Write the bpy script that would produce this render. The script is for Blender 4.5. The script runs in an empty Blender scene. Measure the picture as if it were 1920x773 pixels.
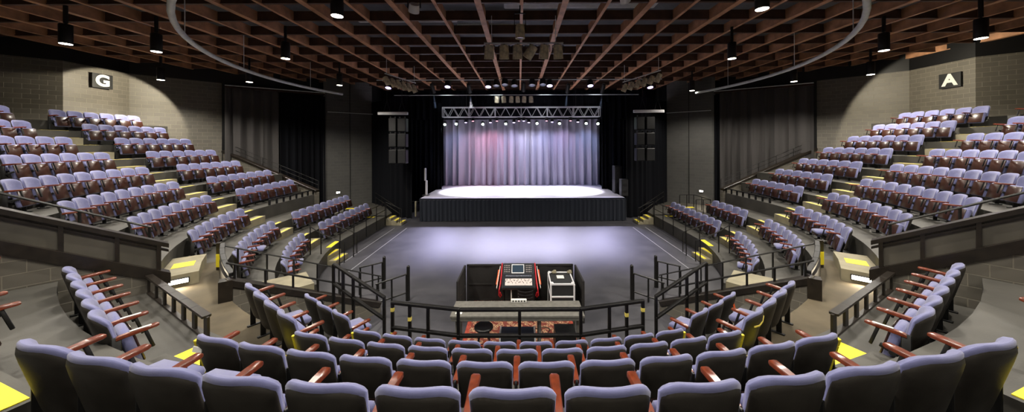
import bpy, math, random
from mathutils import Vector, Matrix
random.seed(7)
C = bpy.context.scene.collection
scene = bpy.context.scene
PI = math.pi
sin, cos, rad = math.sin, math.cos, math.radians

# ---------------------------------------------------------------- camera
HC = 4.70                      # camera height above the pit floor
FP, U0, V0, ROLL = 600.0, 974.0, 269.5, 0.004
cam_d = bpy.data.cameras.new('camera')
cam = bpy.data.objects.new('camera', cam_d)
C.objects.link(cam)
cam_d.sensor_width = 36
cam_d.lens = FP / 1920 * 36
cam_d.shift_x = -(U0 - 960) / 1920
cam_d.shift_y = -(386.5 - V0) / 1920
cam_d.clip_start = 0.05
cam.matrix_world = Matrix.Translation((0, 0, HC)) @ Matrix.Rotation(PI/2, 4, 'X') @ Matrix.Rotation(-ROLL, 4, 'Z')
scene.camera = cam

# ---------------------------------------------------------------- materials
def new_mat(name):
    m = bpy.data.materials.new(name); m.use_nodes = True
    nt = m.node_tree
    return m, nt, nt.nodes, nt.links, nt.nodes['Principled BSDF']

def lin(c):
    return tuple(((x/255)/12.92 if x/255 <= .04045 else ((x/255+.055)/1.055)**2.4) for x in c) + (1,)

def mat(name, col, rough=.6, metal=0, var=0, scale=8, bump=0, bscale=60, col2=None, coat=0, sheen=0, spec=.5):
    m, nt, N, L, B = new_mat(name)
    B.inputs['Roughness'].default_value = rough
    B.inputs['Metallic'].default_value = metal
    B.inputs['Specular IOR Level'].default_value = spec
    if coat: B.inputs['Coat Weight'].default_value = coat; B.inputs['Coat Roughness'].default_value = .12
    if sheen: B.inputs['Sheen Weight'].default_value = sheen
    c = lin(col); B.inputs['Base Color'].default_value = c
    tc = None
    if var or col2 or bump:
        tc = N.new('ShaderNodeTexCoord')
    if var or col2:
        n = N.new('ShaderNodeTexNoise'); n.inputs['Scale'].default_value = scale; n.inputs['Detail'].default_value = 5
        r = N.new('ShaderNodeValToRGB')
        c2 = lin(col2) if col2 else tuple(x*(1-var) for x in c[:3])+(1,)
        c1 = c if col2 else tuple(min(1, x*(1+var)) for x in c[:3])+(1,)
        r.color_ramp.elements[0].position = .3; r.color_ramp.elements[1].position = .7
        r.color_ramp.elements[0].color = c2; r.color_ramp.elements[1].color = c1
        L.new(tc.outputs['Object'], n.inputs['Vector']); L.new(n.outputs['Fac'], r.inputs['Fac'])
        L.new(r.outputs['Color'], B.inputs['Base Color'])
    if bump:
        n2 = N.new('ShaderNodeTexNoise'); n2.inputs['Scale'].default_value = bscale; n2.inputs['Detail'].default_value = 3
        b = N.new('ShaderNodeBump'); b.inputs['Strength'].default_value = bump; b.inputs['Distance'].default_value = .01
        L.new(tc.outputs['Object'], n2.inputs['Vector']); L.new(n2.outputs['Fac'], b.inputs['Height']); L.new(b.outputs['Normal'], B.inputs['Normal'])
    return m

def emit(name, col, strength):
    m, nt, N, L, B = new_mat(name)
    B.inputs['Base Color'].default_value = (.02, .02, .02, 1)
    B.inputs['Emission Color'].default_value = lin(col); B.inputs['Emission Strength'].default_value = strength
    return m

def block_mat(name, col, col2, mortar, bw=.40, bh=.20, rough=.55):
    m, nt, N, L, B = new_mat(name)
    B.inputs['Roughness'].default_value = rough
    uv = N.new('ShaderNodeUVMap'); uv.uv_map = 'UVMap'
    br = N.new('ShaderNodeTexBrick')
    br.inputs['Scale'].default_value = 1; br.inputs['Brick Width'].default_value = bw; br.inputs['Row Height'].default_value = bh
    br.inputs['Mortar Size'].default_value = .008; br.inputs['Mortar Smooth'].default_value = .3; br.inputs['Bias'].default_value = 0
    br.inputs['Color1'].default_value = lin(col); br.inputs['Color2'].default_value = lin(col2); br.inputs['Mortar'].default_value = lin(mortar)
    L.new(uv.outputs['UV'], br.inputs['Vector'])
    n = N.new('ShaderNodeTexNoise'); n.inputs['Scale'].default_value = 1.3; n.inputs['Detail'].default_value = 6
    tc = N.new('ShaderNodeTexCoord'); L.new(tc.outputs['Object'], n.inputs['Vector'])
    mx = N.new('ShaderNodeMixRGB'); mx.blend_type = 'MULTIPLY'; mx.inputs['Fac'].default_value = .45
    L.new(br.outputs['Color'], mx.inputs['Color1']); L.new(n.outputs['Color'], mx.inputs['Color2'])
    rr = N.new('ShaderNodeValToRGB'); rr.color_ramp.elements[0].color = (.55, .55, .55, 1); rr.color_ramp.elements[1].color = (1, 1, 1, 1)
    L.new(n.outputs['Fac'], rr.inputs['Fac']); L.new(rr.outputs['Color'], mx.inputs['Color2'])
    L.new(mx.outputs['Color'], B.inputs['Base Color'])
    b = N.new('ShaderNodeBump'); b.inputs['Strength'].default_value = .6; b.inputs['Distance'].default_value = .012; b.invert = True
    L.new(br.outputs['Fac'], b.inputs['Height']); L.new(b.outputs['Normal'], B.inputs['Normal'])
    return m

M = {}
M['fabric'] = mat('periwinkle_upholstery', (101, 103, 143), .9, var=.10, scale=14, bump=.25, bscale=400, sheen=.3)
M['shell'] = mat('seat_shell_paint', (47, 44, 40), .5, spec=.3, var=.18, scale=9, bump=.08, bscale=120)
M['arm'] = mat('mahogany_arm', (100, 42, 20), .3, var=.35, scale=20, coat=.35)
M['ply'] = mat('seat_underside_plywood', (50, 26, 17), .38, var=.35, scale=5, coat=.25)
M['iron'] = mat('cast_iron', (30, 30, 30), .5, metal=.3)
M['yellow'] = mat('yellow_paint', (232, 214, 40), .6, var=.08, scale=5)
M['nosing'] = mat('worn_yellow_nosing', (214, 196, 92), .7, var=.18, scale=9)
M['tread'] = mat('painted_concrete', (64, 62, 57), .62, var=.3, scale=1.6, bump=.12, bscale=90)
M['step'] = mat('step_concrete', (134, 127, 104), .7, var=.2, scale=3, bump=.1, bscale=90)
M['aisle'] = mat('brown_carpet', (80, 71, 54), .9, var=.25, scale=2.2, bump=.2, bscale=150)
M['pit'] = None
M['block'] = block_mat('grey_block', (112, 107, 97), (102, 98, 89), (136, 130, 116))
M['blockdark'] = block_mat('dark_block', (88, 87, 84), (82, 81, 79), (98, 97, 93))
M['riser'] = mat('riser_paint', (88, 85, 80), .6, var=.15, scale=2)
M['black'] = mat('black_paint', (14, 14, 15), .5, var=.2, scale=4)
M['rail'] = mat('black_rail_steel', (20, 19, 18), .38, metal=.2, var=.5, scale=18)
M['capwood'] = mat('dark_stained_cap', (30, 25, 20), .35, var=.4, scale=10)
M['panel'] = mat('olive_panel', (82, 78, 69), .5, var=.2, scale=2)
M['beam'] = mat('fir_lit', (176, 128, 94), .6, var=.3, scale=3)  # lamplight on the lengthwise beams is put into this lighter fir colour
M['beam_shaded'] = mat('fir_shaded', (76, 51, 38), .65, var=.3, scale=3)  # same fir, darker: shade on the cross beams is put into the colour
M['deckroof'] = mat('roof_deck', (92, 94, 98), .8, var=.25, scale=1)
M['drape'] = mat('black_velour', (15, 16, 20), .95, spec=.1)
M['greydrape'] = mat('charcoal_drape', (62, 59, 58), .95, sheen=.1)
M['backdrop'] = mat('lavender_grey_velour', (150, 146, 160), .9, sheen=.2)
M['skirt'] = mat('stage_skirt', (23, 28, 39), .95)
M['deck'] = mat('stage_deck', (170, 168, 176), .45, var=.05, scale=2)
M['alu'] = mat('aluminium', (225, 225, 228), .45, metal=.15)
M['galv'] = mat('galvanised_pipe', (222, 226, 226), .5, metal=.1, var=.1, scale=6)
M['can'] = mat('black_can', (16, 16, 17), .45)
M['parcan'] = mat('aged_brass_can', (206, 196, 168), .4, metal=.25, var=.4, scale=9)
M['lampwarm'] = emit('downlight_lens', (255, 244, 226), 14)
M['lensviolet'] = emit('wash_lens_violet', (214, 190, 255), 5)
M['lenspink'] = emit('wash_lens_pink', (255, 170, 200), 2.4)
M['lenswhite'] = emit('beam_lens_white', (225, 255, 230), 30)
M['lensdim'] = mat('glass_lens', (120, 125, 140), .1, spec=.8)
M['cab'] = mat('speaker_grille', (27, 27, 29), .6, bump=.3, bscale=200)
M['table'] = mat('grey_counter', (104, 102, 96), .55, var=.2, scale=12)
M['white'] = mat('white_paint', (225, 224, 218), .5)
M['cloth'] = mat('black_barricade_cloth', (28, 26, 25), .85, var=.15, scale=3, bump=.2, bscale=12)
M['red'] = mat('red_cable', (190, 26, 38), .45)
M['orange'] = mat('orange_tie', (226, 92, 36), .5)
M['console'] = mat('console_face', (38, 40, 44), .4)
M['screen'] = mat('console_screen', (52, 66, 80), .12)
M['fader'] = mat('fader_strip', (206, 194, 190), .5, var=.12, scale=40)
M['caseblk'] = mat('case_laminate', (32, 33, 34), .75, var=.15, scale=8)
M['bluetop'] = mat('navy_case_lid', (30, 38, 62), .4)
M['tape'] = mat('white_tape', (140, 140, 146), .6)

def pit_mat():
    m, nt, N, L, B = new_mat('pit_vinyl')
    tc = N.new('ShaderNodeTexCoord')
    n = N.new('ShaderNodeTexNoise'); n.inputs['Scale'].default_value = 1.1; n.inputs['Detail'].default_value = 9; n.inputs['Roughness'].default_value = .72
    r = N.new('ShaderNodeValToRGB')
    r.color_ramp.elements[0].position = .32; r.color_ramp.elements[0].color = lin((48, 48, 53))
    r.color_ramp.elements[1].position = .72; r.color_ramp.elements[1].color = lin((74, 73, 78))
    L.new(tc.outputs['Object'], n.inputs['Vector']); L.new(n.outputs['Fac'], r.inputs['Fac']); L.new(r.outputs['Color'], B.inputs['Base Color'])
    r2 = N.new('ShaderNodeMapRange'); r2.inputs['To Min'].default_value = .38; r2.inputs['To Max'].default_value = .6
    L.new(n.outputs['Fac'], r2.inputs['Value']); L.new(r2.outputs['Result'], B.inputs['Roughness'])
    return m
M['pit'] = pit_mat()

def rug_mat():
    m, nt, N, L, B = new_mat('persian_rug')
    tc = N.new('ShaderNodeTexCoord'); B.inputs['Roughness'].default_value = .95
    v = N.new('ShaderNodeTexVoronoi'); v.inputs['Scale'].default_value = 9
    w = N.new('ShaderNodeTexMagic'); w.inputs['Scale'].default_value = 4; w.turbulence_depth = 4
    L.new(tc.outputs['Object'], v.inputs['Vector']); L.new(tc.outputs['Object'], w.inputs['Vector'])
    a = N.new('ShaderNodeMath'); a.operation = 'ADD'; L.new(v.outputs['Distance'], a.inputs[0])
    s = N.new('ShaderNodeMath'); s.operation = 'MULTIPLY'; s.inputs[1].default_value = .55; L.new(w.outputs['Fac'], s.inputs[0]); L.new(s.outputs[0], a.inputs[1])
    r = N.new('ShaderNodeValToRGB'); cr = r.color_ramp; cr.interpolation = 'CONSTANT'
    cr.elements[0].position = 0; cr.elements[0].color = lin((104, 46, 36))
    cr.elements[1].position = .42; cr.elements[1].color = lin((190, 160, 124))
    for p, c in ((.56, (134, 74, 56)), (.66, (70, 60, 62)), (.74, (176, 134, 100)), (.9, (110, 50, 40))):
        e = cr.elements.new(p); e.color = lin(c)
    L.new(a.outputs[0], r.inputs['Fac']); L.new(r.outputs['Color'], B.inputs['Base Color'])
    return m
M['rug'] = rug_mat()

# ---------------------------------------------------------------- mesh helpers
class MB:
    def __init__(s): s.v = []; s.f = []; s.uv = []
    def add(s, vs, fs, uvs=None):
        b = len(s.v); s.v += [tuple(p) for p in vs]
        for i, f in enumerate(fs):
            s.f.append([x+b for x in f]); s.uv.append(uvs[i] if uvs else None)
        return s
    def box(s, c, d, rz=0, mtx=None):
        x, y, z = d[0]/2, d[1]/2, d[2]/2
        vs = [Vector((a*x, b*y, e*z)) for a in (-1, 1) for b in (-1, 1) for e in (-1, 1)]
        if mtx is None: mtx = Matrix.Rotation(rz, 3, 'Z')
        vs = [mtx @ v + Vector(c) for v in vs]
        return s.add(vs, [(0, 1, 3, 2), (4, 6, 7, 5), (0, 4, 5, 1), (2, 3, 7, 6), (0, 2, 6, 4), (1, 5, 7, 3)])
    def cbox(s, c, d, ch=.01, mtx=None):
        """box with chamfered edges"""
        hx, hy, hz = d[0]/2, d[1]/2, d[2]/2; ch = min(ch, hx*.9, hy*.9, hz*.9)
        if mtx is None: mtx = Matrix.Identity(3)
        prof = []
        def ring(z, ix):
            a, b = hx-ix, hy-ix; c2 = ch
            return [(-a+c2, -b, z), (a-c2, -b, z), (a, -b+c2, z), (a, b-c2, z), (a-c2, b, z), (-a+c2, b, z), (-a, b-c2, z), (-a, -b+c2, z)]
        rs = [ring(-hz, ch*.7), ring(-hz+ch, 0), ring(hz-ch, 0), ring(hz, ch*.7)]
        vs = [mtx @ Vector(p) + Vector(c) for r in rs for p in r]
        fs = [tuple(range(7, -1, -1)), tuple(range(24, 32))]
        for k in range(3):
            for i in range(8):
                fs.append((k*8+i, k*8+(i+1) % 8, k*8+8+(i+1) % 8, k*8+8+i))
        return s.add(vs, fs)
    def bar(s, p, q, w, h=None, up=(0, 0, 1)):
        p, q = Vector(p), Vector(q); d = (q-p); L = d.length; d.normalize()
        h = h or w
        u = Vector(up)
        if abs(d.dot(u)) > .98: u = Vector((0, 1, 0))
        x = d.cross(u).normalized(); z = x.cross(d).normalized()
        m = Matrix((x, d, z)).transposed()
        return s.cbox((p+q)/2, (w, L, h), min(w, h)*.15, m)
    def tube(s, pts, r, n=8, cap=True):
        pts = [Vector(p) for p in pts]; rings = []
        prev = None
        for i, p in enumerate(pts):
            d = (pts[min(i+1, len(pts)-1)] - pts[max(i-1, 0)]).normalized()
            if prev is None:
                a = d.cross(Vector((0, 0, 1)))
                if a.length < .05: a = d.cross(Vector((0, 1, 0)))
                a.normalize()
            else:
                a = (prev - d*prev.dot(d)).normalized()
            prev = a; b = d.cross(a)
            rr = r[i] if isinstance(r, (list, tuple)) else r
            rings.append([p + (a*cos(2*PI*k/n) + b*sin(2*PI*k/n))*rr for k in range(n)])
        vs = [v for R in rings for v in R]; fs = []
        for i in range(len(rings)-1):
            for k in range(n):
                fs.append((i*n+k, i*n+(k+1) % n, i*n+n+(k+1) % n, i*n+n+k))
        if cap:
            fs.append(tuple(range(n-1, -1, -1))); fs.append(tuple((len(rings)-1)*n+k for k in range(n)))
        return s.add(vs, fs)
    def lathe(s, prof, n=16, mtx=None, c=(0, 0, 0)):
        vs = []; fs = []
        mtx = mtx or Matrix.Identity(3)
        for r, z in prof:
            for k in range(n):
                vs.append(mtx @ Vector((max(r, 1e-4)*cos(2*PI*k/n), max(r, 1e-4)*sin(2*PI*k/n), z)) + Vector(c))
        for i in range(len(prof)-1):
            for k in range(n):
                fs.append((i*n+k, i*n+(k+1) % n, i*n+n+(k+1) % n, i*n+n+k))
        fs.append(tuple(range(n-1, -1, -1))); fs.append(tuple((len(prof)-1)*n+k for k in range(n)))
        return s.add(vs, fs)
    def prism(s, poly, z0, z1):
        n = len(poly)
        a = 0
        for i in range(n):
            x0, y0 = poly[i]; x1, y1 = poly[(i+1) % n]; a += x0*y1-x1*y0
        if a < 0: poly = poly[::-1]
        zt = z1 if callable(z1) else (lambda x, y: z1)
        zb = z0 if callable(z0) else (lambda x, y: z0)
        vs = [(x, y, zb(x, y)) for x, y in poly] + [(x, y, zt(x, y)) for x, y in poly]
        fs = [tuple(range(n-1, -1, -1)), tuple(range(n, 2*n))] + [(i, (i+1) % n, n+(i+1) % n, n+i) for i in range(n)]
        return s.add(vs, fs)
    def mesh(s, name, m, smooth=None):
        me = bpy.data.meshes.new(name); me.from_pydata(s.v, [], s.f)
        if any(u is not None for u in s.uv):
            l = me.uv_layers.new(name='UVMap'); i = 0
            for f, u in zip(s.f, s.uv):
                for k in range(len(f)):
                    l.data[i].uv = u[k] if u else (0, 0); i += 1
        me.materials.append(m); me.update()
        if smooth:
            me.polygons.foreach_set('use_smooth', [True]*len(me.polygons)); me.set_sharp_from_angle(angle=rad(smooth))
        return me

def link(name, me, parent=None, loc=None):
    o = bpy.data.objects.new(name, me); C.objects.link(o)
    if parent: o.parent = parent
    if loc: o.location = loc
    return o
def obj(name, mb, m, parent=None, smooth=None):
    return link(name, mb.mesh(name, m, smooth), parent)
def tag(o, label, cat, group=None):
    o['label'] = label; o['category'] = cat
    if group: o['group'] = group
    return o
def thing(name, label, cat, loc=(0, 0, 0), rz=0, group=None):
    o = bpy.data.objects.new(name, None); o.empty_display_size = .1; C.objects.link(o)
    o.location = loc; o.rotation_euler = (0, 0, rz)
    return tag(o, label, cat, group)
def struct(name, mb, m, parent=None, smooth=None):
    o = obj(name, mb, m, parent, smooth)
    if parent is None: o['kind'] = 'structure'
    return o
def dup(root, loc, rz, label, group=None, skip=()):
    r = root.copy(); C.objects.link(r); r.location = loc; r.rotation_euler = (0, 0, rz); r['label'] = label
    if group: r['group'] = group
    for ch in list(root.children):
        if ch.name.split('.')[0] in skip: continue
        c = ch.copy(); C.objects.link(c); c.parent = r
        for g in ch.children:
            d = g.copy(); C.objects.link(d); d.parent = c
    return r
ORD = ['first', 'second', 'third', 'fourth', 'fifth', 'sixth', 'seventh', 'eighth', 'ninth', 'tenth', 'eleventh', 'twelfth', 'thirteenth']
SIDE = {-1: 'G', 1: 'A'}

# ---------------------------------------------------------------- bowl geometry
CY = 14.4
HK = [3.34, 2.85, 2.34, 1.81, 1.295, .775, .24, -.29, -.83, -1.37]
ZK = [HC-h-.82 for h in HK]
RK = [8.6+1.03*k for k in range(10)]
def pol(R, s):
    """bowl path: |s|<=90 degrees on the arc (0 = towards the camera), beyond that metres along the straight wings"""
    sg = 1 if s >= 0 else -1; a = abs(s)
    if a <= 90: return (sg*R*sin(rad(a)), CY - R*cos(rad(a)))
    return (sg*R, CY + (a-90))
def ring(Ri, Ro, s0, s1, z0, z1, mb=None):
    mb = mb or MB()
    n = max(1, int(abs(s1-s0)/3))
    ss = [s0+(s1-s0)*i/n for i in range(n+1)]
    for b in (90, -90):
        if min(s0, s1) < b < max(s0, s1): ss.append(b)
    ss = sorted(set(ss))
    return mb.prism([pol(Ri, s) for s in ss] + [pol(Ro, s) for s in reversed(ss)], z0, z1)
def tread_in(k): return RK[k]-.87
def tread_out(k): return RK[k]+.16

# pit floor
struct('floor', MB().prism([(-9.5, 3), (9.5, 3), (9.5, 26.2), (-9.5, 26.2)], -.3, 0), M['pit'])
FN = 47.0        # where the wing banks start
def far_s(k):
    if k <= 1: return 90+4.2
    if k == 2: return 90+2.4
    if k <= 5: return 90+2.35+.25*(tread_in(k)-10.8)+.1
    return 90 + (13.75-.17*k+2.65+.55-CY)
for sg in (-1, 1):
    for k in range(10):
        if k == 0: a = 51
        elif k == 1: a = 50
        elif k == 2: a = 55
        else: a = FN
        struct('floor_tier', ring(tread_in(k), tread_out(k), sg*a, sg*far_s(k), 0, ZK[k]), M['tread'])
    # rear standing level behind the top row
    struct('floor_tier', ring(tread_out(9), 21, sg*FN, sg*92, 0, ZK[9]+.4), M['tread'])
    # brown cross aisle (second tier widened) and upper entry passage
    struct('floor_aisle', ring(tread_in(2)+.05, tread_out(2), sg*16.2, sg*55, 1.2, ZK[2]), M['aisle'])
    struct('floor_passage', ring(tread_out(2), 19, sg*37.7, sg*FN, 1.2, ZK[2]), M['aisle'])
    # landing slab over the lower entry tunnel
    struct('floor_landing', ring(8.05, 9.8, sg*42.6, sg*50, ZK[1]-.18, ZK[1]), M['step'])
for k in range(1, 9):
    e = 36.0 if k < 3 else 37.3
    if k == 2: e = 16.2
    struct('floor_tier', ring(tread_in(k), tread_out(k), -e, e, 0, ZK[k]), M['tread'])

# aisle steps, with yellow nosings as their parts
def step(R0, R1, s0, s1, z0, z1, label, grp, nose=True, m='step', yel='nosing'):
    t = obj('aisle_step', ring(R0, R1, s0, s1, z0, z1), M[m])
    tag(t, label, 'step', grp)
    if nose:
        a, b = min(s0, s1), max(s0, s1); d = (b-a)*.12
        obj('nosing', ring(R0+.02, R0+.14, a+d, b-d, z1+.0005, z1+.006), M[yel], t)
    return t
def aisle_range(k):
    n0 = 90 - [16.6, 15.6, 14.9, 14.7, 14.2, 13.2, 13.6, 13.5, 13.6, 12][k] + math.degrees(.34/RK[k])
    y = 13.75-.17*k-.33
    f0 = math.degrees(math.acos(min(1, (CY-y)/RK[k])))
    return n0, max(f0, n0+3)
for sg in (-1, 1):
    for k in range(1, 10):
        n0, f0 = aisle_range(k)
        w = f0-n0
        step(tread_in(k)-.36, tread_in(k), sg*n0, sg*(n0+w*.98), ZK[k-1], (ZK[k]+ZK[k-1])/2,
             f'concrete half step in the wing aisle on the sign {SIDE[sg]} side, {ORD[k-1]} step up', 'wing aisle steps')
        mb = ring(tread_in(k)+.03, tread_in(k)+.15, sg*(n0+w*.05), sg*(n0+w*.9), ZK[k]+.0005, ZK[k]+.006)
        struct('floor_marking', mb, M['nosing'])
    # steps beside the block at the entry passage
    step(tread_in(3)-.62, tread_in(3), sg*46.2, sg*54.6, ZK[2], ZK[2]+.27, f'wide concrete step rising from the brown aisle, sign {SIDE[sg]} side', 'entry steps', False)
    struct('floor_marking', ring(tread_in(3)-.5, tread_in(3)-.12, sg*49.4, sg*51.6, ZK[2]+.2705, ZK[2]+.276), M['yellow'])
    struct('floor_marking', ring(tread_in(3)+.1, tread_in(3)+.5, sg*48.4, sg*50.6, ZK[3]+.0005, ZK[3]+.006), M['yellow'])
    step(tread_in(4)-.4, tread_in(4), sg*47.2, sg*53.2, ZK[3], (ZK[3]+ZK[4])/2, f'concrete half step beside the panelled wall, sign {SIDE[sg]} side', 'entry steps', True, 'tread', 'yellow')
    # centre aisles between the facing rows and the side rows
    for k, (a, b) in {2: (16.0, 19.0), 3: (16.3, 20.4), 4: (16.8, 20.6), 5: (16.4, 20.2)}.items():
        step(tread_in(k)-.36, tread_in(k), sg*a, sg*b, ZK[k-1], (ZK[k]+ZK[k-1])/2,
             f'half step with yellow mat in the sign {SIDE[sg]} side centre aisle, {ORD[k-2]} up', 'centre aisle steps', False, 'tread')
        if k not in (3, 5): continue
        struct('floor_marking', ring(tread_in(k)-.3, tread_in(k)-.02, sg*(a+.2), sg*(b-.2), (ZK[k]+ZK[k-1])/2+.0005, (ZK[k]+ZK[k-1])/2+.008), M['yellow'])
        if k == 3: struct('floor_marking', ring(11.0, 11.42, sg*19.3, sg*22.4, ZK[k]+.0005, ZK[k]+.008), M['yellow'])

# ---------------------------------------------------------------- theatre seat
def seat_meshes():
    out = {}
    def back_y(x, z):            # rear curve of the backrest: reclined, wings forward
        return .11*(.82-z)/.46 - .02 + .085*(abs(x)/.25)**2.2
    def slab(s0, z0, z1, hw, front, rear, ns=14, nt=10, corner=.10, sag=0):
        mb = MB(); F = []; R = []
        for j in range(nt+1):
            t = .5-.5*cos(PI*j/nt)
            for i in range(ns+1):
                s = sin(PI/2*(-1+2*i/ns))
                x = s*hw*(1-.06*(1-t))
                z = z0+(z1-z0)*t
                z -= corner*abs(s)**5*t**4
                if t < .3: z += .04*abs(s)**6*(1-t/.3)
                q = max(0, 1-abs(s)**9)*max(0, 1-abs(2*t-1)**9)
                q = q**.5
                y = back_y(x, z)
                F.append((x, y+front*q+.004, z)); R.append((x, y-rear*q+.004, z))
        n = ns+1; vs = F+R; o = len(F); fs = []
        for j in range(nt):
            for i in range(ns):
                a = j*n+i
                fs.append((a+1, a, a+n, a+n+1)); fs.append((o+a, o+a+1, o+a+n+1, o+a+n))
        for i in range(ns):
            fs.append((i, i+1, o+i+1, o+i)); a = nt*n+i; fs.append((a+1, a, o+a, o+a+1))
        for j in range(nt):
            a = j*n; fs.append((a+n, a, o+a, o+a+n)); a = j*n+ns; fs.append((a, a+n, o+a+n, o+a))
        return mb.add(vs, fs)
    out['backrest'] = slab(1, .38, .825, .243, .05, .025).mesh('backrest', M['fabric'], 100)
    out['back_shell'] = slab(1, .22, .804, .239, .0, .040).mesh('back_shell', M['shell'], 100)
    def pan(mtx, c):
        # cushion seen edge-on when folded; local x width, y thickness, z length
        mb = MB(); mb.cbox(c, (.43, .085, .40), .022, mtx); u = MB()
        off = mtx @ Vector((0, .052, -.005)); u.cbox(Vector(c)+off, (.40, .022, .36), .012, mtx)
        return mb.mesh('seat', M['fabric'], 50), u.mesh('seat_underside', M['ply'], 50)
    mt = Matrix.Rotation(rad(14), 3, 'X')
    out['seat'], out['under'] = pan(mt, (0, .245, .365))
    mt2 = Matrix.Rotation(rad(-97), 3, 'X')
    out['seat_down'], out['under_down'] = pan(mt2, (0, .31, .43))
    def arm(x):
        mb = MB(); pts = []
        # cross-sections of the arm along y
        secs = [(.125, .560, .022, .018), (.15, .564, .026, .022), (.24, .570, .027, .022), (.34, .578, .031, .021), (.42, .582, .032, .019), (.437, .582, .024, .012)]
        vs = []; fs = []
        for y, z, w, h in secs:
            for dx, dz in ((-1, -.6), (-.6, -1), (.6, -1), (1, -.6), (1, .6), (.75, 1), (-.75, 1), (-1, .6)):
                vs.append((x+dx*w, y, z+dz*h))
        for i in range(len(secs)-1):
            for k in range(8): fs.append((i*8+k, i*8+8+k, i*8+8+(k+1) % 8, i*8+(k+1) % 8))
        fs.append(tuple(range(8))); fs.append(tuple(len(secs)*8-1-k for k in range(8)))
        mb.add(vs, fs); return mb.mesh('armrest', M['arm'], 45)
    def standard(x):
        mb = MB()
        mb.cbox((x, .13, .30), (.022, .075, .56), .006)
        mb.cbox((x, .36, .47), (.018, .03, .26), .005, Matrix.Rotation(rad(16), 3, 'X'))
        mb.cbox((x, .22, .34), (.016, .22, .05), .005, Matrix.Rotation(rad(20), 3, 'X'))
        mb.cbox((x, .15, .012), (.05, .20, .024), .006)
        mb.lathe([(.03, -.02), (.034, -.01), (.034, .01), (.03, .02)], 10, Matrix.Rotation(PI/2, 3, 'Y'), (x, .225, .33))
        return mb.mesh('standard', M['iron'], 40)
    out['armR'], out['armL'] = arm(.265), arm(-.265)
    out['stdR'], out['stdL'] = standard(.265), standard(-.265)
    y = MB(); 
    for j in range(6):
        z = .36+.38*j/5; y0 = back_y(.245, z)
        if j:
            y.bar((.222, py-.046, pz), (.222, y0-.046, z), .04, .03, (0, 1, 0))
        py, pz = y0, z
    out['yelR'] = y.mesh('yellow_edge', M['yellow'], 30)
    y2 = MB(); y2.v = [(-a, b, c) for a, b, c in y.v]; y2.f = [f[::-1] for f in y.f]; y2.uv = y.uv
    out['yelL'] = y2.mesh('yellow_edge', M['yellow'], 30)
    return out
SM = seat_meshes()
NSEAT = [0]
def seat(x, y, z, face, label, group, left_arm=False, down=False, yellow=None):
    """face: direction the sitter looks at, radians about Z (0 = +Y)"""
    t = thing('theatre_seat', label, 'seat', (x, y, z), face, group)
    link('backrest', SM['backrest'], t); link('back_shell', SM['back_shell'], t)
    s = link('seat', SM['seat_down' if down else 'seat'], t); link('seat_underside', SM['under_down' if down else 'under'], s)
    link('armrest', SM['armR'], t); link('standard', SM['stdR'], t)
    if left_arm: link('armrest', SM['armL'], t); link('standard', SM['stdL'], t)
    if yellow == 'R': link('yellow_edge', SM['yelR'], t)
    if yellow == 'L': link('yellow_edge', SM['yelL'], t)
    NSEAT[0] += 1
    return t
W = .53
def face_of(x, y, s):
    """look at the bowl centre (arc) or straight across (wing)"""
    if abs(s) > 90: return PI/2 if x > 0 else -PI/2
    return math.atan2(-(0-x), CY-y)
# wing blocks -----------------------------------------------------------
CF = {-1: {9: 6, 8: 6, 7: 6, 6: 6, 5: 6, 4: 7, 3: 7, 1: 9, 0: 9}, 1: {9: 6, 8: 6, 7: 6, 6: 6, 5: 6, 4: 6, 3: 6, 1: 5, 0: 9}}
CN = {-1: {9: 2, 8: 2, 7: 4, 6: 6, 5: 9, 4: 9, 3: 8, 2: 7, 1: 8, 0: 7}, 1: {9: 1, 8: 2, 7: 4, 6: 6, 5: 9, 4: 9, 3: 8, 2: 7, 1: 7, 0: 7}}
NEND = [16.6, 15.6, 14.9, 14.7, 14.2, 13.2, 13.6, 13.5, 13.6, 12]
def rowname(k, missing2):
    r = k if (not missing2 or k < 2) else k-1
    return 'lowest row' if r == 0 else f'{ORD[r]} row up'
for sg in (-1, 1):
    for k, n in CF[sg].items():
        for j in range(n):
            Y = 13.75-.17*k + W*j; X = RK[k] + .055*W*j
            if k < 2: X = RK[k]+.03*W*j
            face = (PI/2 if sg > 0 else -PI/2)
            if Y < CY: face *= 1-.35*(CY-Y)/RK[k]
            if Y >= CY: X -= 0
            else: X = math.sqrt(RK[k]**2-(CY-Y)**2) + .03*W*j
            seat(sg*X, Y, ZK[k], face, f'blue tip-up seat, {ORD[j]} from the aisle, {rowname(k, True)}, curtain-end block, sign {SIDE[sg]} side',
                 f'curtain-end block seats, sign {SIDE[sg]} side', left_arm=((j == 0) if sg < 0 else (j == n-1)))
    for k, n in CN[sg].items():
        for j in range(n):
            s = 90-NEND[k]-math.degrees(W*j/RK[k])
            x, y = pol(RK[k], sg*s)
            dn = (sg, k, j) in {(-1, 0, 4), (-1, 1, 4), (1, 1, 4), (1, 0, 5), (1, 2, 4)}
            seat(x, y, ZK[k], face_of(x, y, s), f'blue tip-up seat, {ORD[j]} from the aisle, {rowname(k, False)}, curved wing block, sign {SIDE[sg]} side',
                 f'curved wing block seats, sign {SIDE[sg]} side', left_arm=((j == n-1) if sg < 0 else (j == 0)), down=dn)
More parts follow.
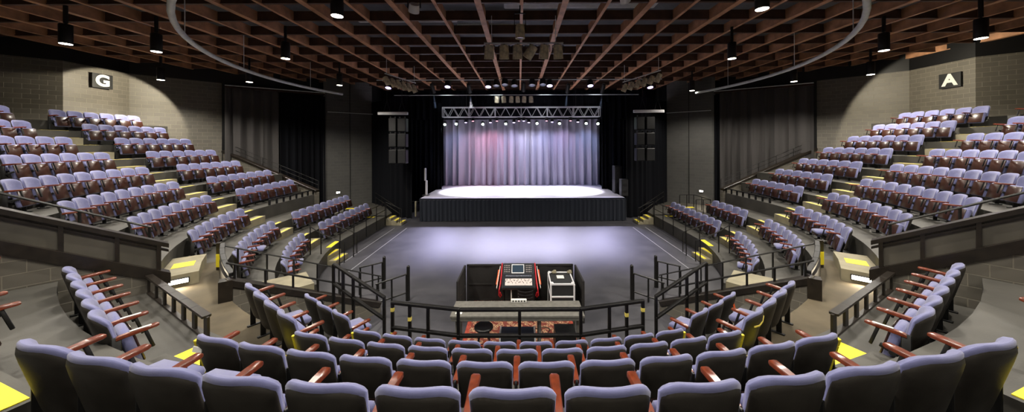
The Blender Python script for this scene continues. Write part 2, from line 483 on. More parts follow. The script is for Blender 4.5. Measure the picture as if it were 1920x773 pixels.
# centre rows seen from behind ------------------------------------------
for k, n, nm in ((4, 13, 'nearest row'), (3, 12, 'second row away'), (2, 11, 'third row away'), (1, 10, 'farthest row')):
    R = RK[k] + {4: .0, 3: .07, 2: .11, 1: .18}[k]
    for j in range(n):
        s = math.degrees((j-(n-1)/2)*.532/R) - .2
        x, y = pol(R, s)
        nn, sd = (j, 'G') if j < n/2 else (n-1-j, 'A')
        lab = f'seat seen from behind, {ORD[nn]} from the sign {sd} aisle, {nm} of centre block'
        seat(x, y, ZK[k], face_of(x, y, s), lab, 'centre block seats', left_arm=(j == 0), down=(k == 4 and j in (1, 2)),
             yellow='L' if j == 0 else ('R' if j == n-1 else None))
# rows across the centre aisles -----------------------------------------
for sg in (-1, 1):
    for j in range(6):
        f = j/5; x, y = sg*(4.60+2.09*f-(.19 if sg > 0 else 0)), 3.44+1.27*f
        seat(x, y, ZK[3], sg*rad(31.8), f'seat seen side-on, {ORD[j]} from the centre aisle, beside the panelled wall, sign {SIDE[sg]} side',
             f'side row beside the panelled wall, sign {SIDE[sg]} side', left_arm=((j == 5) if sg < 0 else (j == 0)))
    for j in range(6):
        s = 24.6+math.degrees(W*j/RK[4]); x, y = pol(RK[4], sg*s)
        if j in (1, 2): continue
        seat(x, y, ZK[4], face_of(x, y, s), f'seat at the picture edge showing armrests, {ORD[j]} from the aisle, sign {SIDE[sg]} side',
             f'edge row, sign {SIDE[sg]} side', left_arm=True)
    for k, pts in ((2, [(-3.33, 4.46), (-3.74, 4.74), (-4.14, 5.03), (-4.53, 5.33)]), (1, [(-3.12, 5.44), (-3.57, 5.72), (-4.0, 6.03)])):
        for j, (x, y) in enumerate(pts):
            seat(-sg*x if sg > 0 else x, y, ZK[k], -sg*rad(37 if k == 2 else 36) * -1 if False else (-1 if sg < 0 else 1)*rad(36),
                 f'seat seen from behind, {ORD[j]} from the aisle, {"brown-floor row" if k == 2 else "front row by the rails"}, sign {SIDE[sg]} side',
                 f'short side rows, sign {SIDE[sg]} side', left_arm=((j == len(pts)-1) if sg < 0 else (j == 0)), down=(k == 1 and j == 0) or (k == 2 and j == 1))

# tags and tape on single seats
SEATS = {o['label']: o for o in bpy.data.objects if o.get('category') == 'seat'}
def seat_tag(label, name, c, d, m, rot=None, suffix=None):
    o = SEATS[label]; mb = MB(); mb.cbox(c, d, .002, rot); t = obj(name, mb, m, o)
    return o
tilt = Matrix.Rotation(rad(-13), 3, 'X')
seat_tag('seat seen from behind, first from the sign G aisle, second row away of centre block', 'white_sticker', (-.10, -.026, .70), (.12, .008, .05), M['white'], tilt)
for sd, n in (('G', 'first'), ('A', 'first'), ('G', 'second')):
    seat_tag(f'seat seen side-on, {n} from the centre aisle, beside the panelled wall, sign {sd} side', 'paper_strip', (.265 if sd == 'G' else -.265 if n == 'first' else .265, .30, .6005), (.035, .16, .003), M['white'])
seat_tag('seat seen from behind, third from the aisle, front row by the rails, sign A side', 'orange_tag', (.06, -.006, .58), (.06, .008, .12), M['orange'], tilt)
mb = MB(); pr = [(-.16, .006, .64), (-.05, -.021, .635), (.06, -.026, .66), (.15, -.010, .70)]
for p, q in zip(pr, pr[1:]): mb.bar(p, q, .008, .02)
obj('yellow_tape', mb, M['nosing'], SEATS['seat seen from behind, first from the aisle, brown-floor row, sign A side'])

# ---------------------------------------------------------------- walls
def wall(name, p, q, z0, z1, m, th=.2, parent=None):
    """vertical wall slab from p to q (inside face on the line), UV in metres"""
    p, q = Vector((p[0], p[1])), Vector((q[0], q[1])); d = (q-p); L = d.length; d.normalize()
    n = Vector((d.y, -d.x)); cen = Vector((0, 11))
    if (cen-p).dot(n) > 0: n = -n
    mb = MB()
    zp, zq = (z1 if isinstance(z1, tuple) else (z1, z1))
    a, b = p, q; c, e = q+n*th, p+n*th
    vs = [(a.x, a.y, z0), (b.x, b.y, z0), (c.x, c.y, z0), (e.x, e.y, z0), (a.x, a.y, zp), (b.x, b.y, zq), (c.x, c.y, zq), (e.x, e.y, zp)]
    fs = [(0, 1, 5, 4), (2, 3, 7, 6), (1, 2, 6, 5), (3, 0, 4, 7), (4, 5, 6, 7), (3, 2, 1, 0)]
    uv = [[(0, z0), (L, z0), (L, zq), (0, zp)], [(L, z0), (0, z0), (0, zp), (L, zq)], [(0, z0), (th, z0), (th, zq), (0, zq)], [(0, z0), (th, z0), (th, zp), (0, zp)],
          [(0, 0), (L, 0), (L, th), (0, th)], [(0, 0), (L, 0), (L, th), (0, th)]]
    mb.add(vs, fs, uv)
    o = obj(name, mb, m, parent)
    if parent is None: o['kind'] = 'structure'
    return o
ZS = 8.28; ZR = 10.4
for sg in (-1, 1):
    nm = 'left' if sg < 0 else 'right'
    P = [(-22.6, 10.4), (-19.25, 13.5), (-19.5, 16.0), (-17.25, 18.55), (-12.7, 22.2)]
    P = [(x*-sg if sg > 0 else x, y) for x, y in P]
    wall(f'wall_{nm}', P[0], P[1], 0, ZS, M['block']); wall(f'wall_{nm}', P[1], P[2], 0, ZS, M['block']); wall(f'wall_{nm}', P[2], P[3], 0, ZS, M['block'])
    for a, b in ((0, 1), (1, 2), (2, 3)): wall(f'wall_{nm}_fascia', P[a], P[b], ZS, ZR, M['black'])
    wall(f'wall_{nm}_curtain_recess', P[3], (sg*13.2, 22.4), 0, ZR, M['black'])
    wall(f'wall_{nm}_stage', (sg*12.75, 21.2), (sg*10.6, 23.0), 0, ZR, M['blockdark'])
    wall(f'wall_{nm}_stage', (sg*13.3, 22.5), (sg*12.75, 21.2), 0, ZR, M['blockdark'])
    wall(f'wall_{nm}_rear', (sg*22.6, 10.4), (sg*21, 0), 0, ZR, M['block']); wall(f'wall_{nm}_rear', (sg*21, 0), (sg*12, -6), 0, ZR, M['block'])
    # joint and thin pipe on the stage-side wall
    mb = MB(); mb.box((sg*11.68, 22.06, 4.5), (.03, .03, 9)); struct(f'trim_{nm}_joint', mb, M['black'])
    mb = MB(); mb.tube([(sg*12.66, 21.13, 6.85), (sg*10.3, 23.1, 6.85)], .022); tag(obj('conduit_pipe', mb, M['galv'], smooth=50), f'thin pipe running level across the grey wall by the stage, sign {SIDE[sg]} side', 'pipe')
    # small step light low on that wall
for sg in (-1, 1): wall('wall_back_return', (sg*10.6, 23.02), (sg*11, 26.3), 0, ZR, M['black'])
wall('wall_rear', (-12, -6), (12, -6), 0, ZR, M['block'])
wall('wall_back', (-11, 26.3), (11, 26.3), 0, ZR, M['black'])
struct('floor_base', MB().prism([(-23, -6.2), (23, -6.2), (23, 12), (20, 16), (17.5, 18.8), (13, 22.5), (11, 26.5), (-11, 26.5), (-13, 22.5), (-17.5, 18.8), (-20, 16), (-23, 12)], -.5, -.31), M['tread'])

# panelled walls beside the entry passages, with caps and posts
for sg in (-1, 1):
    nm = 'left' if sg < 0 else 'right'
    def top(R): return 2.86+.556*(R-10.7)
    def low(R): return 2.26+.60*(R-10.7)
    R0, R1, ph = 10.72, 17.0, 37.45
    def at(R, d=0):
        x, y = pol(R, sg*ph); nx, ny = cos(rad(ph))*sg, sin(rad(ph)); return (x+nx*d, y+ny*d)
    def solid(ra, rb, d0, d1, zl, zh):
        mb = MB()
        a, b, c, e = at(ra, d0), at(rb, d0), at(rb, d1), at(ra, d1)
        vs = [(*a, zl(ra)), (*b, zl(rb)), (*c, zl(rb)), (*e, zl(ra)), (*a, zh(ra)), (*b, zh(rb)), (*c, zh(rb)), (*e, zh(ra))]
        L = rb-ra
        uv = [[(0, zl(ra)), (L, zl(rb)), (L, zh(rb)), (0, zh(ra))]]*6
        return mb.add(vs, [(0, 1, 5, 4), (2, 3, 7, 6), (1, 2, 6, 5), (3, 0, 4, 7), (4, 5, 6, 7), (3, 2, 1, 0)], uv)
    w = struct(f'wall_{nm}_entry', solid(R0, R1, .02, .16, lambda r: .0, low), M['block'])
    struct(f'wall_{nm}_entry_panel', solid(R0+.05, R1, .06, .12, low, lambda r: top(r)-.02), M['panel'])
    struct(f'trim_{nm}_entry_cap', solid(R0-.04, R1, -.01, .2, lambda r: top(r)-.05, lambda r: top(r)+.03), M['capwood'])
    struct(f'trim_{nm}_entry_cap', solid(R0-.04, R1, .02, .09, lambda r: top(r)-.13, lambda r: top(r)-.09), M['capwood'])
    struct(f'trim_{nm}_entry_band', solid(R0-.06, R1, -.03, .2, lambda r: low(r)-.10, lambda r: low(r)+.10), M['capwood'])
    for r in (10.78, 11.25, 11.8, 12.4, 13.1):
        struct(f'trim_{nm}_entry_post', solid(r, r+.05, 0, .13, lambda q: low(q)+.05, lambda q: top(q)-.05), M['capwood'])
    # sloping cap wall at the far end of the wing
    a, b = Vector((sg*10.75, 16.95)), Vector((sg*17.2, 18.55))
    wall(f'wall_{nm}_ramp', a, b, 0, (2.15, 4.25), M['block'], .16)
    mb = MB(); mb.bar((a.x, a.y+.06, 2.22), (b.x, b.y+.06, 4.33), .26, .14); struct(f'trim_{nm}_ramp_cap', mb, M['capwood'])

# ---------------------------------------------------------------- railings
def railing(label, path, post_h, rails, r=.024, posts=None, square=False, group=None, foot=None):
    """path: list of (x,y,ztop); rails: drops below the top; posts: params along the path segments"""
    t = thing('railing', label, 'railing', (path[0][0], path[0][1], path[0][2]-post_h), 0, group)
    base = Vector(t.location)
    for i, d in enumerate(rails):
        mb = MB()
        pts = [Vector((x, y, z-d))-base for x, y, z in path]
        if square:
            for p, q in zip(pts, pts[1:]): mb.bar(p, q, r*2.2, r*2)
        else: mb.tube(pts, r, 8)
        obj('top_rail' if i == 0 else 'lower_rail', mb, M['rail'], t, 40)
    segs = list(zip(path, path[1:]))
    for u in posts:
        i = min(int(u), len(segs)-1); f = u-i; p, q = segs[i]
        x, y, z = (p[j]+(q[j]-p[j])*f for j in range(3))
        h = post_h if foot is None else z-foot(x, y)
        mb = MB()
        if square: mb.bar(Vector((x, y, z))-base, Vector((x, y, z-h))-base, r*2, r*2)
        else: mb.tube([Vector((x, y, z))-base, Vector((x, y, z-h))-base], r*1.1, 8)
        obj('post', mb, M['rail'], t, 40)
    return t
def lp(R, s, z): x, y = pol(R, s); return (x, y, z)
# front rail of the centre block
fp = [(-2.28, 5.66, 1.9), (-1.02, 5.4, 1.9), (1.0, 5.4, 1.9), (2.2, 5.68, 1.9)]
fr = railing('long black bent rail in front of the farthest centre row', fp, .87, [0, .44], .027, [0.02, .28, .55, .98, 1.5, 2.02, 2.45, 2.72, 2.98], True)
for u, zz in ((.02, .12), (.02, .55), (.28, .25), (2.72, .2), (2.98, .15)):
    i = min(int(u), 2); f = u-i; p, q = Vector(fp[i]), Vector(fp[i+1]); c = p+(q-p)*f-Vector(fr.location); mb = MB(); mb.cbox(c-Vector((0, 0, zz)), (.057, .057, .07), .004); obj('yellow_paint', mb, M['nosing'], fr)
for sg in (-1, 1):
    sd = f'sign {SIDE[sg]} side'
    # rail along the lower wing front
    railing(f'tall two-bar rail along the pit edge of the wing seats, {sd}', [(sg*7.72, 13.6, 1.28), (sg*7.72, 18.4, 1.34)], 1.26, [0, .42], .02, [.03, .27, .52, .76, .99])
    # rail down the far stairs
    railing(f'handrail down the yellow-edged stairs nearest the stage, {sd}', [(sg*7.7, 18.45, 1.34), (sg*6.85, 18.5, .95), (sg*6.83, 18.5, .1)], .9, [0], .02, [0, .9])
    # two handrails of the near stairs
    railing(f'bent handrail at the pit stairs, curtain side, {sd}', [(sg*7.7, 13.35, 1.3), (sg*6.9, 13.35, 1.02), (sg*6.8, 13.35, .95), (sg*6.8, 13.35, .15), (sg*6.95, 13.35, .15)], 1.0, [0], .019, [.95], foot=lambda x, y: 0)
    railing(f'bent handrail at the pit stairs, nearer side, {sd}', [(sg*7.9, 12.05, 1.6), (sg*7.55, 12.15, 1.32), (sg*6.95, 12.25, 1.02), (sg*6.75, 12.3, .95), (sg*6.75, 12.3, .15), (sg*6.95, 12.3, .15)], 1.0, [0], .019, [.02, 1, 2.2], foot=lambda x, y: 0 if abs(x) < 7.7 else .54)
    # far wall of the lower entry
    ra = [lp(10.0, sg*50.5, 2.22), lp(6.05, sg*48, .42)]
    railing(f'sloping rail above the lower entry, wing side, {sd}', ra, .7, [0], .02, [.12, .27, .42, .56, .7, .84, .98], foot=lambda x, y: .0 if math.hypot(x, y-CY) < 7.7 else (.54 if math.hypot(x, y-CY) < 8.76 else 1.03))
    # near wall of the lower entry: sloping wall, cap, low rail
    def cap(R): return 1.98-(9.9-R)*.54
    mb = MB()
    a0, a1 = pol(9.9, sg*36.6), pol(6.7, sg*35.6); nx, ny = cos(rad(36))*sg, sin(rad(36))
    vs = []
    for (x, y), zt in ((a0, 1.98), (a1, .26)):
        for d in (0, .16):
            vs += [(x+nx*d, y+ny*d, 0), (x+nx*d, y+ny*d, zt)]
    uv = [[(0, 0), (3.2, 0), (3.2, .26), (0, 1.98)]]*6
    mb.add(vs, [(0, 4, 5, 1), (2, 3, 7, 6), (0, 1, 3, 2), (4, 6, 7, 5), (1, 5, 7, 3), (0, 2, 6, 4)], uv)
    struct(f'wall_{"left" if sg < 0 else "right"}_tunnel', mb, M['block'])
    mb = MB(); mb.bar((a0[0]+nx*.08, a0[1]+ny*.08, 1.92), (a1[0]+nx*.08, a1[1]+ny*.08, .2), .24, .16)
    mb.box((a0[0]+nx*.08, a0[1]+ny*.08, 1.75), (.22, .22, .42), -sg*rad(36))
    struct(f'trim_{"left" if sg < 0 else "right"}_tunnel_cap', mb, M['capwood'])
    rb = [(a0[0]+nx*.08, a0[1]+ny*.08, 2.3), (a1[0]+nx*.08, a1[1]+ny*.08, .58)]
    railing(f'low black rail on the sloping wall above the lower entry, seat side, {sd}', rb, .36, [0], .022, [.04, .2, .36, .52, .68, .84, .98])
    # wing-side retaining wall of the lower entry
    b0, b1 = pol(9.9, sg*50.2), pol(8.0, sg*49.5)
    # parapet closing the brown aisle above the entry
    mb = ring(9.76, 9.86, sg*37.5, sg*50, 1.03, 1.9); struct(f'wall_{"left" if sg < 0 else "right"}_parapet', mb, M['capwood'])
    mb = MB(); pts = [(*pol(9.81, sg*(37.2+i*2.6)), 2.03+.03*i) for i in range(6)]
    for p, q in zip(pts, pts[1:]): mb.bar(p, q, .1, .08)
    struct(f'trim_{"left" if sg < 0 else "right"}_parapet_cap', mb, M['black'])
    # yellow-taped end post
    x, y = pol(9.86, sg*50.4)
    p = thing('taped_post', f'black post striped with yellow tape at the brown aisle corner, {sd}', 'post', (x, y, 1.03))
    mb = MB(); mb.cbox((0, 0, .6), (.12, .12, 1.2), .01); obj('column', mb, M['capwood'], p)
    mb = MB(); mb.cbox((0, 0, .75), (.128, .128, .34), .01); obj('yellow_tape', mb, M['yellow'], p)
    # steel rail down from the side rows to the front rail
    rc = [(sg*4.02, 6.9, 2.12), (sg*3.45, 6.62, 1.95), (sg*2.62, 6.2, 1.72)]
    railing(f'two-bar rail stepping down beside the short front row, {sd}', rc, 1.0, [0, .42], .027, [0, .5, 1.0, 1.98], True)
    # gate rails at the mouth of the lower entry
    railing(f'short gate rail with tall post at the entry mouth, wing side, {sd}', [(sg*5.1, 10.15, .78), (sg*4.45, 10.4, .86)], .86, [0, .5], .024, [.05, .55, .97], foot=lambda x, y: 0)
    railing(f'short gate rail with tall post at the entry mouth, booth side, {sd}', [(sg*4.2, 9.3, .62), (sg*3.38, 9.6, .8)], .86, [0, .55], .024, [.05, .5, .97], foot=lambda x, y: 0)
    for (x, y, lb) in ((4.42, 10.42, 'wing'), (3.36, 9.62, 'booth')):
        mb = MB(); mb.lathe([(.05, 0), (.05, 1.0), (.042, 1.03), (.02, 1.05)], 12, None, (0, 0, 0))
        o = obj('gate_post', mb, M['rail'], None, 50); o.location = (sg*x, y, 0); tag(o, f'thick round black post at the lower entry, {lb} side of the mouth, {sd}', 'post')
    # bench-height rail at the edge of the side row floor
    n = 7; ea, eb = Vector(lp(10.93, sg*22.8, 2.38)), Vector(lp(10.93, sg*37.1, 2.38)); pts = [tuple(ea+(eb-ea)*(i/(n-1))) for i in range(n)]
    t = thing('low_railing', f'low flat-topped rail with six flat posts beside the side row, {sd}', 'railing', pts[0][:2]+(2.07,))
    base = Vector(t.location); mb = MB()
    for p, q in zip(pts, pts[1:]): mb.bar(Vector(p)-base, Vector(q)-base, .10, .035)
    obj('top_rail', mb, M['capwood'], t)
    mb = MB()
    for p, q in zip(pts, pts[1:]): mb.bar(Vector(p)-base-Vector((0, 0, .30)), Vector(q)-base-Vector((0, 0, .30)), .06, .03)
    obj('bottom_rail', mb, M['capwood'], t)
    for i in range(n):
        x, y, z = pts[i]; mb = MB(); mb.box(Vector((x, y, z-.155))-base, (.09, .03, .31), sg*rad(22.8+i*2.38)); obj('post', mb, M['capwood'], t)
    # rail along the edge of the curved wing block above the entry passage
    rp = [lp(10.95, sg*(FN+.5), 2.9), lp(12.9, sg*(FN+.5), 3.92), lp(14.8, sg*(FN+.5), 4.95)]
    def ft(x, y):
        R = math.hypot(x, y-CY); k = max(3, min(9, int((R-7.73)/1.03))); return ZK[k]
    railing(f'sloping black rail at the end of the curved wing block, {sd}', rp, .82, [0], .022, [0.01, .48, .97, 1.5], foot=ft)
    # low rail in front of the upper curtain-end rows
    n = 8; pts = [(sg*10.87, 13.9+i*.42, 2.30) for i in range(n)]
    t = thing('low_railing', f'low black rail with flat posts below the upper curtain-end rows, {sd}', 'railing', (sg*10.87, 13.9, 2.07))
    base = Vector(t.location); mb = MB(); mb.bar(Vector(pts[0])-base, Vector(pts[-1])-base, .08, .04); obj('top_rail', mb, M['rail'], t)
    for p in pts:
        mb = MB(); mb.box(Vector(p)-base-Vector((0, 0, .2)), (.04, .09, .4)); obj('post', mb, M['rail'], t)
    # thin rail over the ramp cap
    railing(f'thin handrail above the sloping wall in front of the grey curtain, {sd}', [(sg*10.75, 17.1, 2.75), (sg*16.9, 18.6, 4.75)], .5, [0, .22], .014, [0, .2, .4, .6, .8, 1.0], foot=lambda x, y: 2.2+(abs(x)-10.75)/6.45*2.1)
    # small rail on the stage-side landing by the drape
    railing(f'dark low rail along the foot of the black side drape, {sd}', [(sg*7.3, 19.5, .75), (sg*9.9, 22.0, 1.35)], .5, [0, .3], .02, [0, .35, .7, 1], foot=lambda x, y: .0)
# rails and box on the right landing beyond the short row
railing('small black rail around the lit landing beyond the five-seat row', [(9.15, 16.6, 1.75), (9.9, 16.6, 1.75), (9.9, 18.2, 1.75), (9.1, 18.2, 1.75)], .72, [0], .018, [0, .5, 1, 1.5, 2, 2.5, 3])

# stairs into the pit, each tread block a thing
for sg in (-1, 1):
    sd = f'sign {SIDE[sg]} side'
    for nm, y0, y1, n in (('stage end', 18.45, 19.3, 3), ('wing aisle foot', 12.4, 13.3, 2)):
        for i in range(n):
            h = .54*(n-i)/(n+1); x0 = 7.73-.30*i
            mb = MB(); mb.cbox((sg*(x0-.15), (y0+y1)/2, h/2), (.30, y1-y0, h), .01)
            t = obj('pit_step', mb, M['step']); tag(t, f'yellow-edged pit step, {ORD[i]} from the top, {nm}, {sd}', 'step', 'steps into the pit')
            mb = MB(); mb.box((sg*(x0-.2), (y0+y1)/2, h+.004), (.12, (y1-y0)*.8, .007)); obj('nosing', mb, M['yellow'], t)
    struct('floor_landing', MB().prism([(sg*7.73, 18.45), (sg*7.73, 19.35), (sg*8.9, 21.2), (sg*10.8, 23), (sg*12.6, 21), (sg*10.6, 18.45)], 0, .54), M['tread'])
    # yellow nosings across the wing aisle at the bottom
    struct('floor_marking', ring(tread_in(0)+.03, tread_in(0)+.22, sg*79, sg*85, ZK[0]+.0005, ZK[0]+.006), M['yellow'])
    for i in range(2):
        struct('floor_marking', MB().prism([(sg*(8.3+i*1.0), 18.1), (sg*(8.9+i*1.0), 18.1), (sg*(8.9+i*1.0), 18.35), (sg*(8.3+i*1.0), 18.35)], ZK[i]+.0005, ZK[i]+.006), M['yellow'])

# tape lines on the pit floor
for sg in (-1, 1):
    for x0, x1 in ((6.3, 6.3), (7.0, 7.0)):
        struct('floor_marking', MB().prism([(sg*x0, 12.6 if x0 > 6.5 else 11.8), (sg*(x0+.035), 12.6 if x0 > 6.5 else 11.8), (sg*(x1+.035), 17.9), (sg*x1, 17.9)], .0005, .003), M['tape'])

# ---------------------------------------------------------------- ceiling
struct('ceiling', MB().prism([(-23, -6.2), (23, -6.2), (23, 12), (20, 16.2), (17.5, 18.9), (13, 22.6), (11, 26.5), (-11, 26.5), (-13, 22.6), (-17.5, 18.9), (-20, 16.2), (-23, 12)], ZR, ZR+.2), M['deckroof'])
ZB = 8.9
OUT = [(-22.4, 10.5), (-19.2, 13.5), (-19.45, 16.0), (-17.2, 18.5), (-12.9, 22.1), (-10.9, 25.9), (10.9, 25.9), (12.9, 22.1), (17.2, 18.5), (19.45, 16.0), (19.2, 13.5), (22.4, 10.5), (20.9, 0), (11.9, -5.9), (-11.9, -5.9), (-20.9, 0)]
def clip(axis, c):
    r = []
    n = len(OUT)
    for i in range(n):
        p, q = OUT[i], OUT[(i+1) % n]
        a, b = p[axis]-c, q[axis]-c
        if a*b < 0: f = a/(a-b); r.append(p[1-axis]+(q[1-axis]-p[1-axis])*f)
    return (min(r), max(r)) if len(r) >= 2 else None
for j in range(-16, 17):
    X = .08+1.29*j; s = clip(0, X)
    if not s: continue
    mb = MB()
    offs = (-.06, .06) if j % 2 else (0,)
    for o in offs: mb.box((X+o, (s[0]+s[1])/2, ZB+.16), (.045, s[1]-s[0], .32))
    mb.box((X, (s[0]+s[1])/2, ZB-.018), (.19 if j % 2 else .10, s[1]-s[0], .036))
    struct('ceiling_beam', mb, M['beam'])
for j in range(-11, 13):
    Y = 9.53+1.34*j; s = clip(1, Y)
    if not s: continue
    mb = MB(); mb.box(((s[0]+s[1])/2, Y, ZB+.165), (s[1]-s[0], .045, .31)); mb.box(((s[0]+s[1])/2, Y, ZB+.01), (s[1]-s[0], .085, .034))
    struct('ceiling_beam', mb, M['beam_shaded'])
# ducts and boxes seen through the grid
for i, (x, y, lx, ly) in enumerate(((2.2, 11.5, 5.5, .5), (-4.5, 12.8, 4, .5), (5.5, 10.3, 3.4, .4), (-1.2, 14.1, 3, .35))):
    mb = MB(); mb.cbox((x, y, 9.8), (lx, ly, .3), .03)
    tag(obj('air_duct', mb, M['galv']), f'grey duct above the timber grid, {["over the lamp bar", "wide one beyond the lamp bar", "short one near the top edge", "thin one behind the beams"][i]}', 'duct', 'ducts above the grid')
for i, (x, y) in enumerate(((.55, 10.15), (.45, 12.7), (.5, 16.8), (.3, 18.2))):
    mb = MB(); mb.cbox((x-.9, y, 9.35), (1.5, .3, .06), .01)  # board in the pale step colour
    tag(obj('pale_board', mb, M['step']), f'pale board lying in the timber grid above centre stage, {ORD[i]} from the top edge', 'board', 'boards in the grid')

# curved pipe hung below the grid
mb = MB(); pts = []
for i in range(61):
    a = rad(-110+220*i/60)
    pts.append((10.9*sin(a), 14.8-10.9*cos(a), 7.6))
mb.tube(pts, .065, 10)
ringp = thing('curved_pipe_track', 'grey curved pipe track hanging in a wide loop under the timber grid', 'pipe', (0, 0, 0))
obj('pipe', mb, M['galv'], ringp, 50)
for i in range(3, 60, 6):
    mb = MB(); x, y, z = pts[i]; mb.tube([(x, y, z), (x, y, ZB+.1)], .012, 6); obj('hanger', mb, M['galv'], ringp)

# ---------------------------------------------------------------- curtains
def curtain(name, path, z0, z1, m, label, pleat=.28, amp=.07, group=None, seed=1, rows=5, parent=None, bottom=None):
    rnd = random.Random(seed)
    P = [Vector(p) for p in path]; Ls = [(b-a).length for a, b in zip(P, P[1:])]; T = sum(Ls)
    n = max(8, int(T/pleat*8)); cols = []
    ph = 0; phs = []
    for i in range(n+1):
        phs.append(ph); ph += 2*PI/8*rnd.uniform(.55, 1.5) if i % 4 == 0 else 2*PI/8*(1+.3*sin(i*.37+seed))
    for i in range(n+1):
        d = T*i/n; k = 0
        while k < len(Ls)-1 and d > Ls[k]: d -= Ls[k]; k += 1
        u = (P[k+1]-P[k]).normalized(); nrm = Vector((u.y, -u.x))
        cols.append((P[k]+u*d, nrm, phs[i], .6+.8*abs(sin(i*.05*seed+seed))))
    vs = []; fs = []
    for side in (0, 1):
        for r in range(rows+1):
            t = r/rows; z = z1+(z0-z1)*t
            for p, nrm, f, a in cols:
                o = amp*a*(.55+.6*t)*(sin(f)+.3*sin(2.3*f+seed))
                q = p+nrm*(o + (.02 if side else 0))
                vs.append((q.x, q.y, z))
    w = n+1; o = w*(rows+1)
    for r in range(rows):
        for i in range(n):
            a = r*w+i
            fs.append((a, a+1, a+w+1, a+w)); fs.append((o+a+1, o+a, o+a+w, o+a+w+1))
    for i in range(n):
        a = i; fs.append((a+1, a, o+a, o+a+1)); a = rows*w+i; fs.append((a, a+1, o+a+1, o+a))
    for r in range(rows):
        a = r*w; fs.append((a, a+w, o+a+w, o+a)); a = r*w+n; fs.append((a+w, a, o+a, o+a+w))
    mb = MB(); mb.add(vs, fs)
    ob = obj(name, mb, m, parent, 70)
    if label: tag(ob, label, 'curtain', group)
    return ob
DK = 1.39
curtain('backdrop_curtain', [(-6.05, 25.5), (6.45, 25.5)], DK+.01, 7.6, M['backdrop'], 'pale lavender pleated backdrop curtain hanging across the back of the lit stage', .58, .19, seed=3)
for sg in (-1, 1):
    sd = f'sign {SIDE[sg]} side'
    curtain('wing_curtain', [(sg*5.8 + .15, 23.2), (sg*6.5 + .15, 23.4)], DK+.01, 7.7, M['drape'], f'narrow black leg curtain at the edge of the stage deck, {sd}', .3, .08, seed=5+sg)
    curtain('wing_curtain', [(sg*6.45 + .1, 25.3), (sg*8.6, 25.3)], 0.3, 7.5, M['drape'], f'black curtain closing the gap beside the backdrop, {sd}', .4, .08, seed=15+sg)
    curtain('side_drape', [(sg*10.75, 23.15), (sg*8.2, 20.75), (sg*6.75, 20.1)], .02, 7.7, M['drape'], f'tall black drape beside the stage behind the hanging speakers, {sd}', .45, .07, seed=9+sg)
    A, D = Vector((sg*16.75, 18.2)), Vector((sg*12.85, 21.15)); mid = A+(D-A)*(.5 if sg < 0 else .93)
    c1 = curtain('wall_curtain', [A, mid], .6, 7.95, M['greydrape'], f'charcoal grey curtain above the sloping wall, {sd}', .58, .13, seed=21+sg)
    c2 = curtain('wall_curtain', [mid+(D-A)*.005, D], .6, 7.85, M['drape'], f'black curtain next to the grey stage-side wall, {sd}', .33, .09, seed=31+sg)
    mb = MB(); mb.tube([(A.x, A.y, 8.1), (D.x+.0, D.y, 8.1)], .03); tag(obj('curtain_track', mb, M['galv'], smooth=50), f'steel pipe carrying the wall curtains, {sd}', 'track')
    mb = MB(); mb.bar((A.x, A.y-.02, 8.0), (D.x, D.y-.02, 8.0), .1, .09); tag(obj('curtain_heading', mb, M['ply']), f'reddish wooden heading strip along the curtain top, {sd}', 'trim')
curtain('border_drape', [(-10.6, 24.9), (10.6, 24.9)], 6.58, 8.85, M['drape'], 'long black border drape across the top of the stage opening', .5, .05, seed=41)  # real border, hung lower so its black stands for the backdrop's unlit top

# ---------------------------------------------------------------- stage
st = thing('stage_platform', 'raised stage platform with white-lit deck and black pleated skirt', 'stage', (.17, 19.4, 0))
mb = MB(); mb.cbox((0, 3.15, DK-.06), (12.45, 6.3, .12), .01); obj('deck', mb, M['deck'], st)
mb = MB(); mb.box((0, .02, DK-.05), (12.5, .05, .11)); obj('fascia', mb, M['skirt'], st)
c = curtain('skirt', [(-6.2, -.05), (6.2, -.05)], .03, DK-.1, M['skirt'], None, .26, .026, seed=51, parent=st)
for s in (-1, 1):
    curtain('side_skirt', [(s*6.24, 0), (s*6.24, 3.5)], .03, DK-.1, M['skirt'], None, .3, .03, seed=61+s, parent=st)
for x in (-5.8, -2, 2, 5.8):
    mb = MB(); mb.tube([(x, .5, 0), (x, .5, DK-.12)], .04); obj('leg', mb, M['galv'], st)
mb = MB(); mb.cbox((0, 0, .45), (.06, .2, .9), .01); o = obj('wooden_stage_brace', mb, M['step']); o.location = (-6.25, 19.25, .35); tag(o, 'pale wooden board leaning at the stage corner near sign G side', 'board')

# truss
TY, TX0, TX1, TZ0, TZ1 = 24.0, -5.78, 6.06, 6.72, 7.45
tr = thing('lighting_truss', 'silver box truss hanging above the stage and carrying the small lights', 'truss', (TX0, TY, TZ0))
L = TX1-TX0; H = TZ1-TZ0; D = .5
for y in (0, D):
    for z in (0, H):
        mb = MB(); mb.tube([(0, y, z), (L, y, z)], .03); obj('chord', mb, M['alu'], tr, 50)
n = 30
for y in (0, D):
    mb = MB()
    for i in range(n):
        x0 = L*i/n; x1 = L*(i+1)/n
        mb.tube([(x0, y, 0 if i % 2 else H), (x1, y, H if i % 2 else 0)], .017, 6)
    obj('lacing', mb, M['alu'], tr, 50)
mb = MB()
for i in range(n+1): 
    x = L*i/n; mb.tube([(x, 0, 0), (x, D, 0)], .015, 6); mb.tube([(x, 0, H), (x, D, H)], .015, 6)
obj('cross_brace', mb, M['alu'], tr, 50)
for i in range(7):
    mb = MB(); x = L*i/6
    mb.tube([(x, 0, 0), (x, 0, H), (x, D, H), (x, D, 0), (x, 0, 0)], .026, 6)
    obj('end_frame', mb, M['alu'], tr, 50)
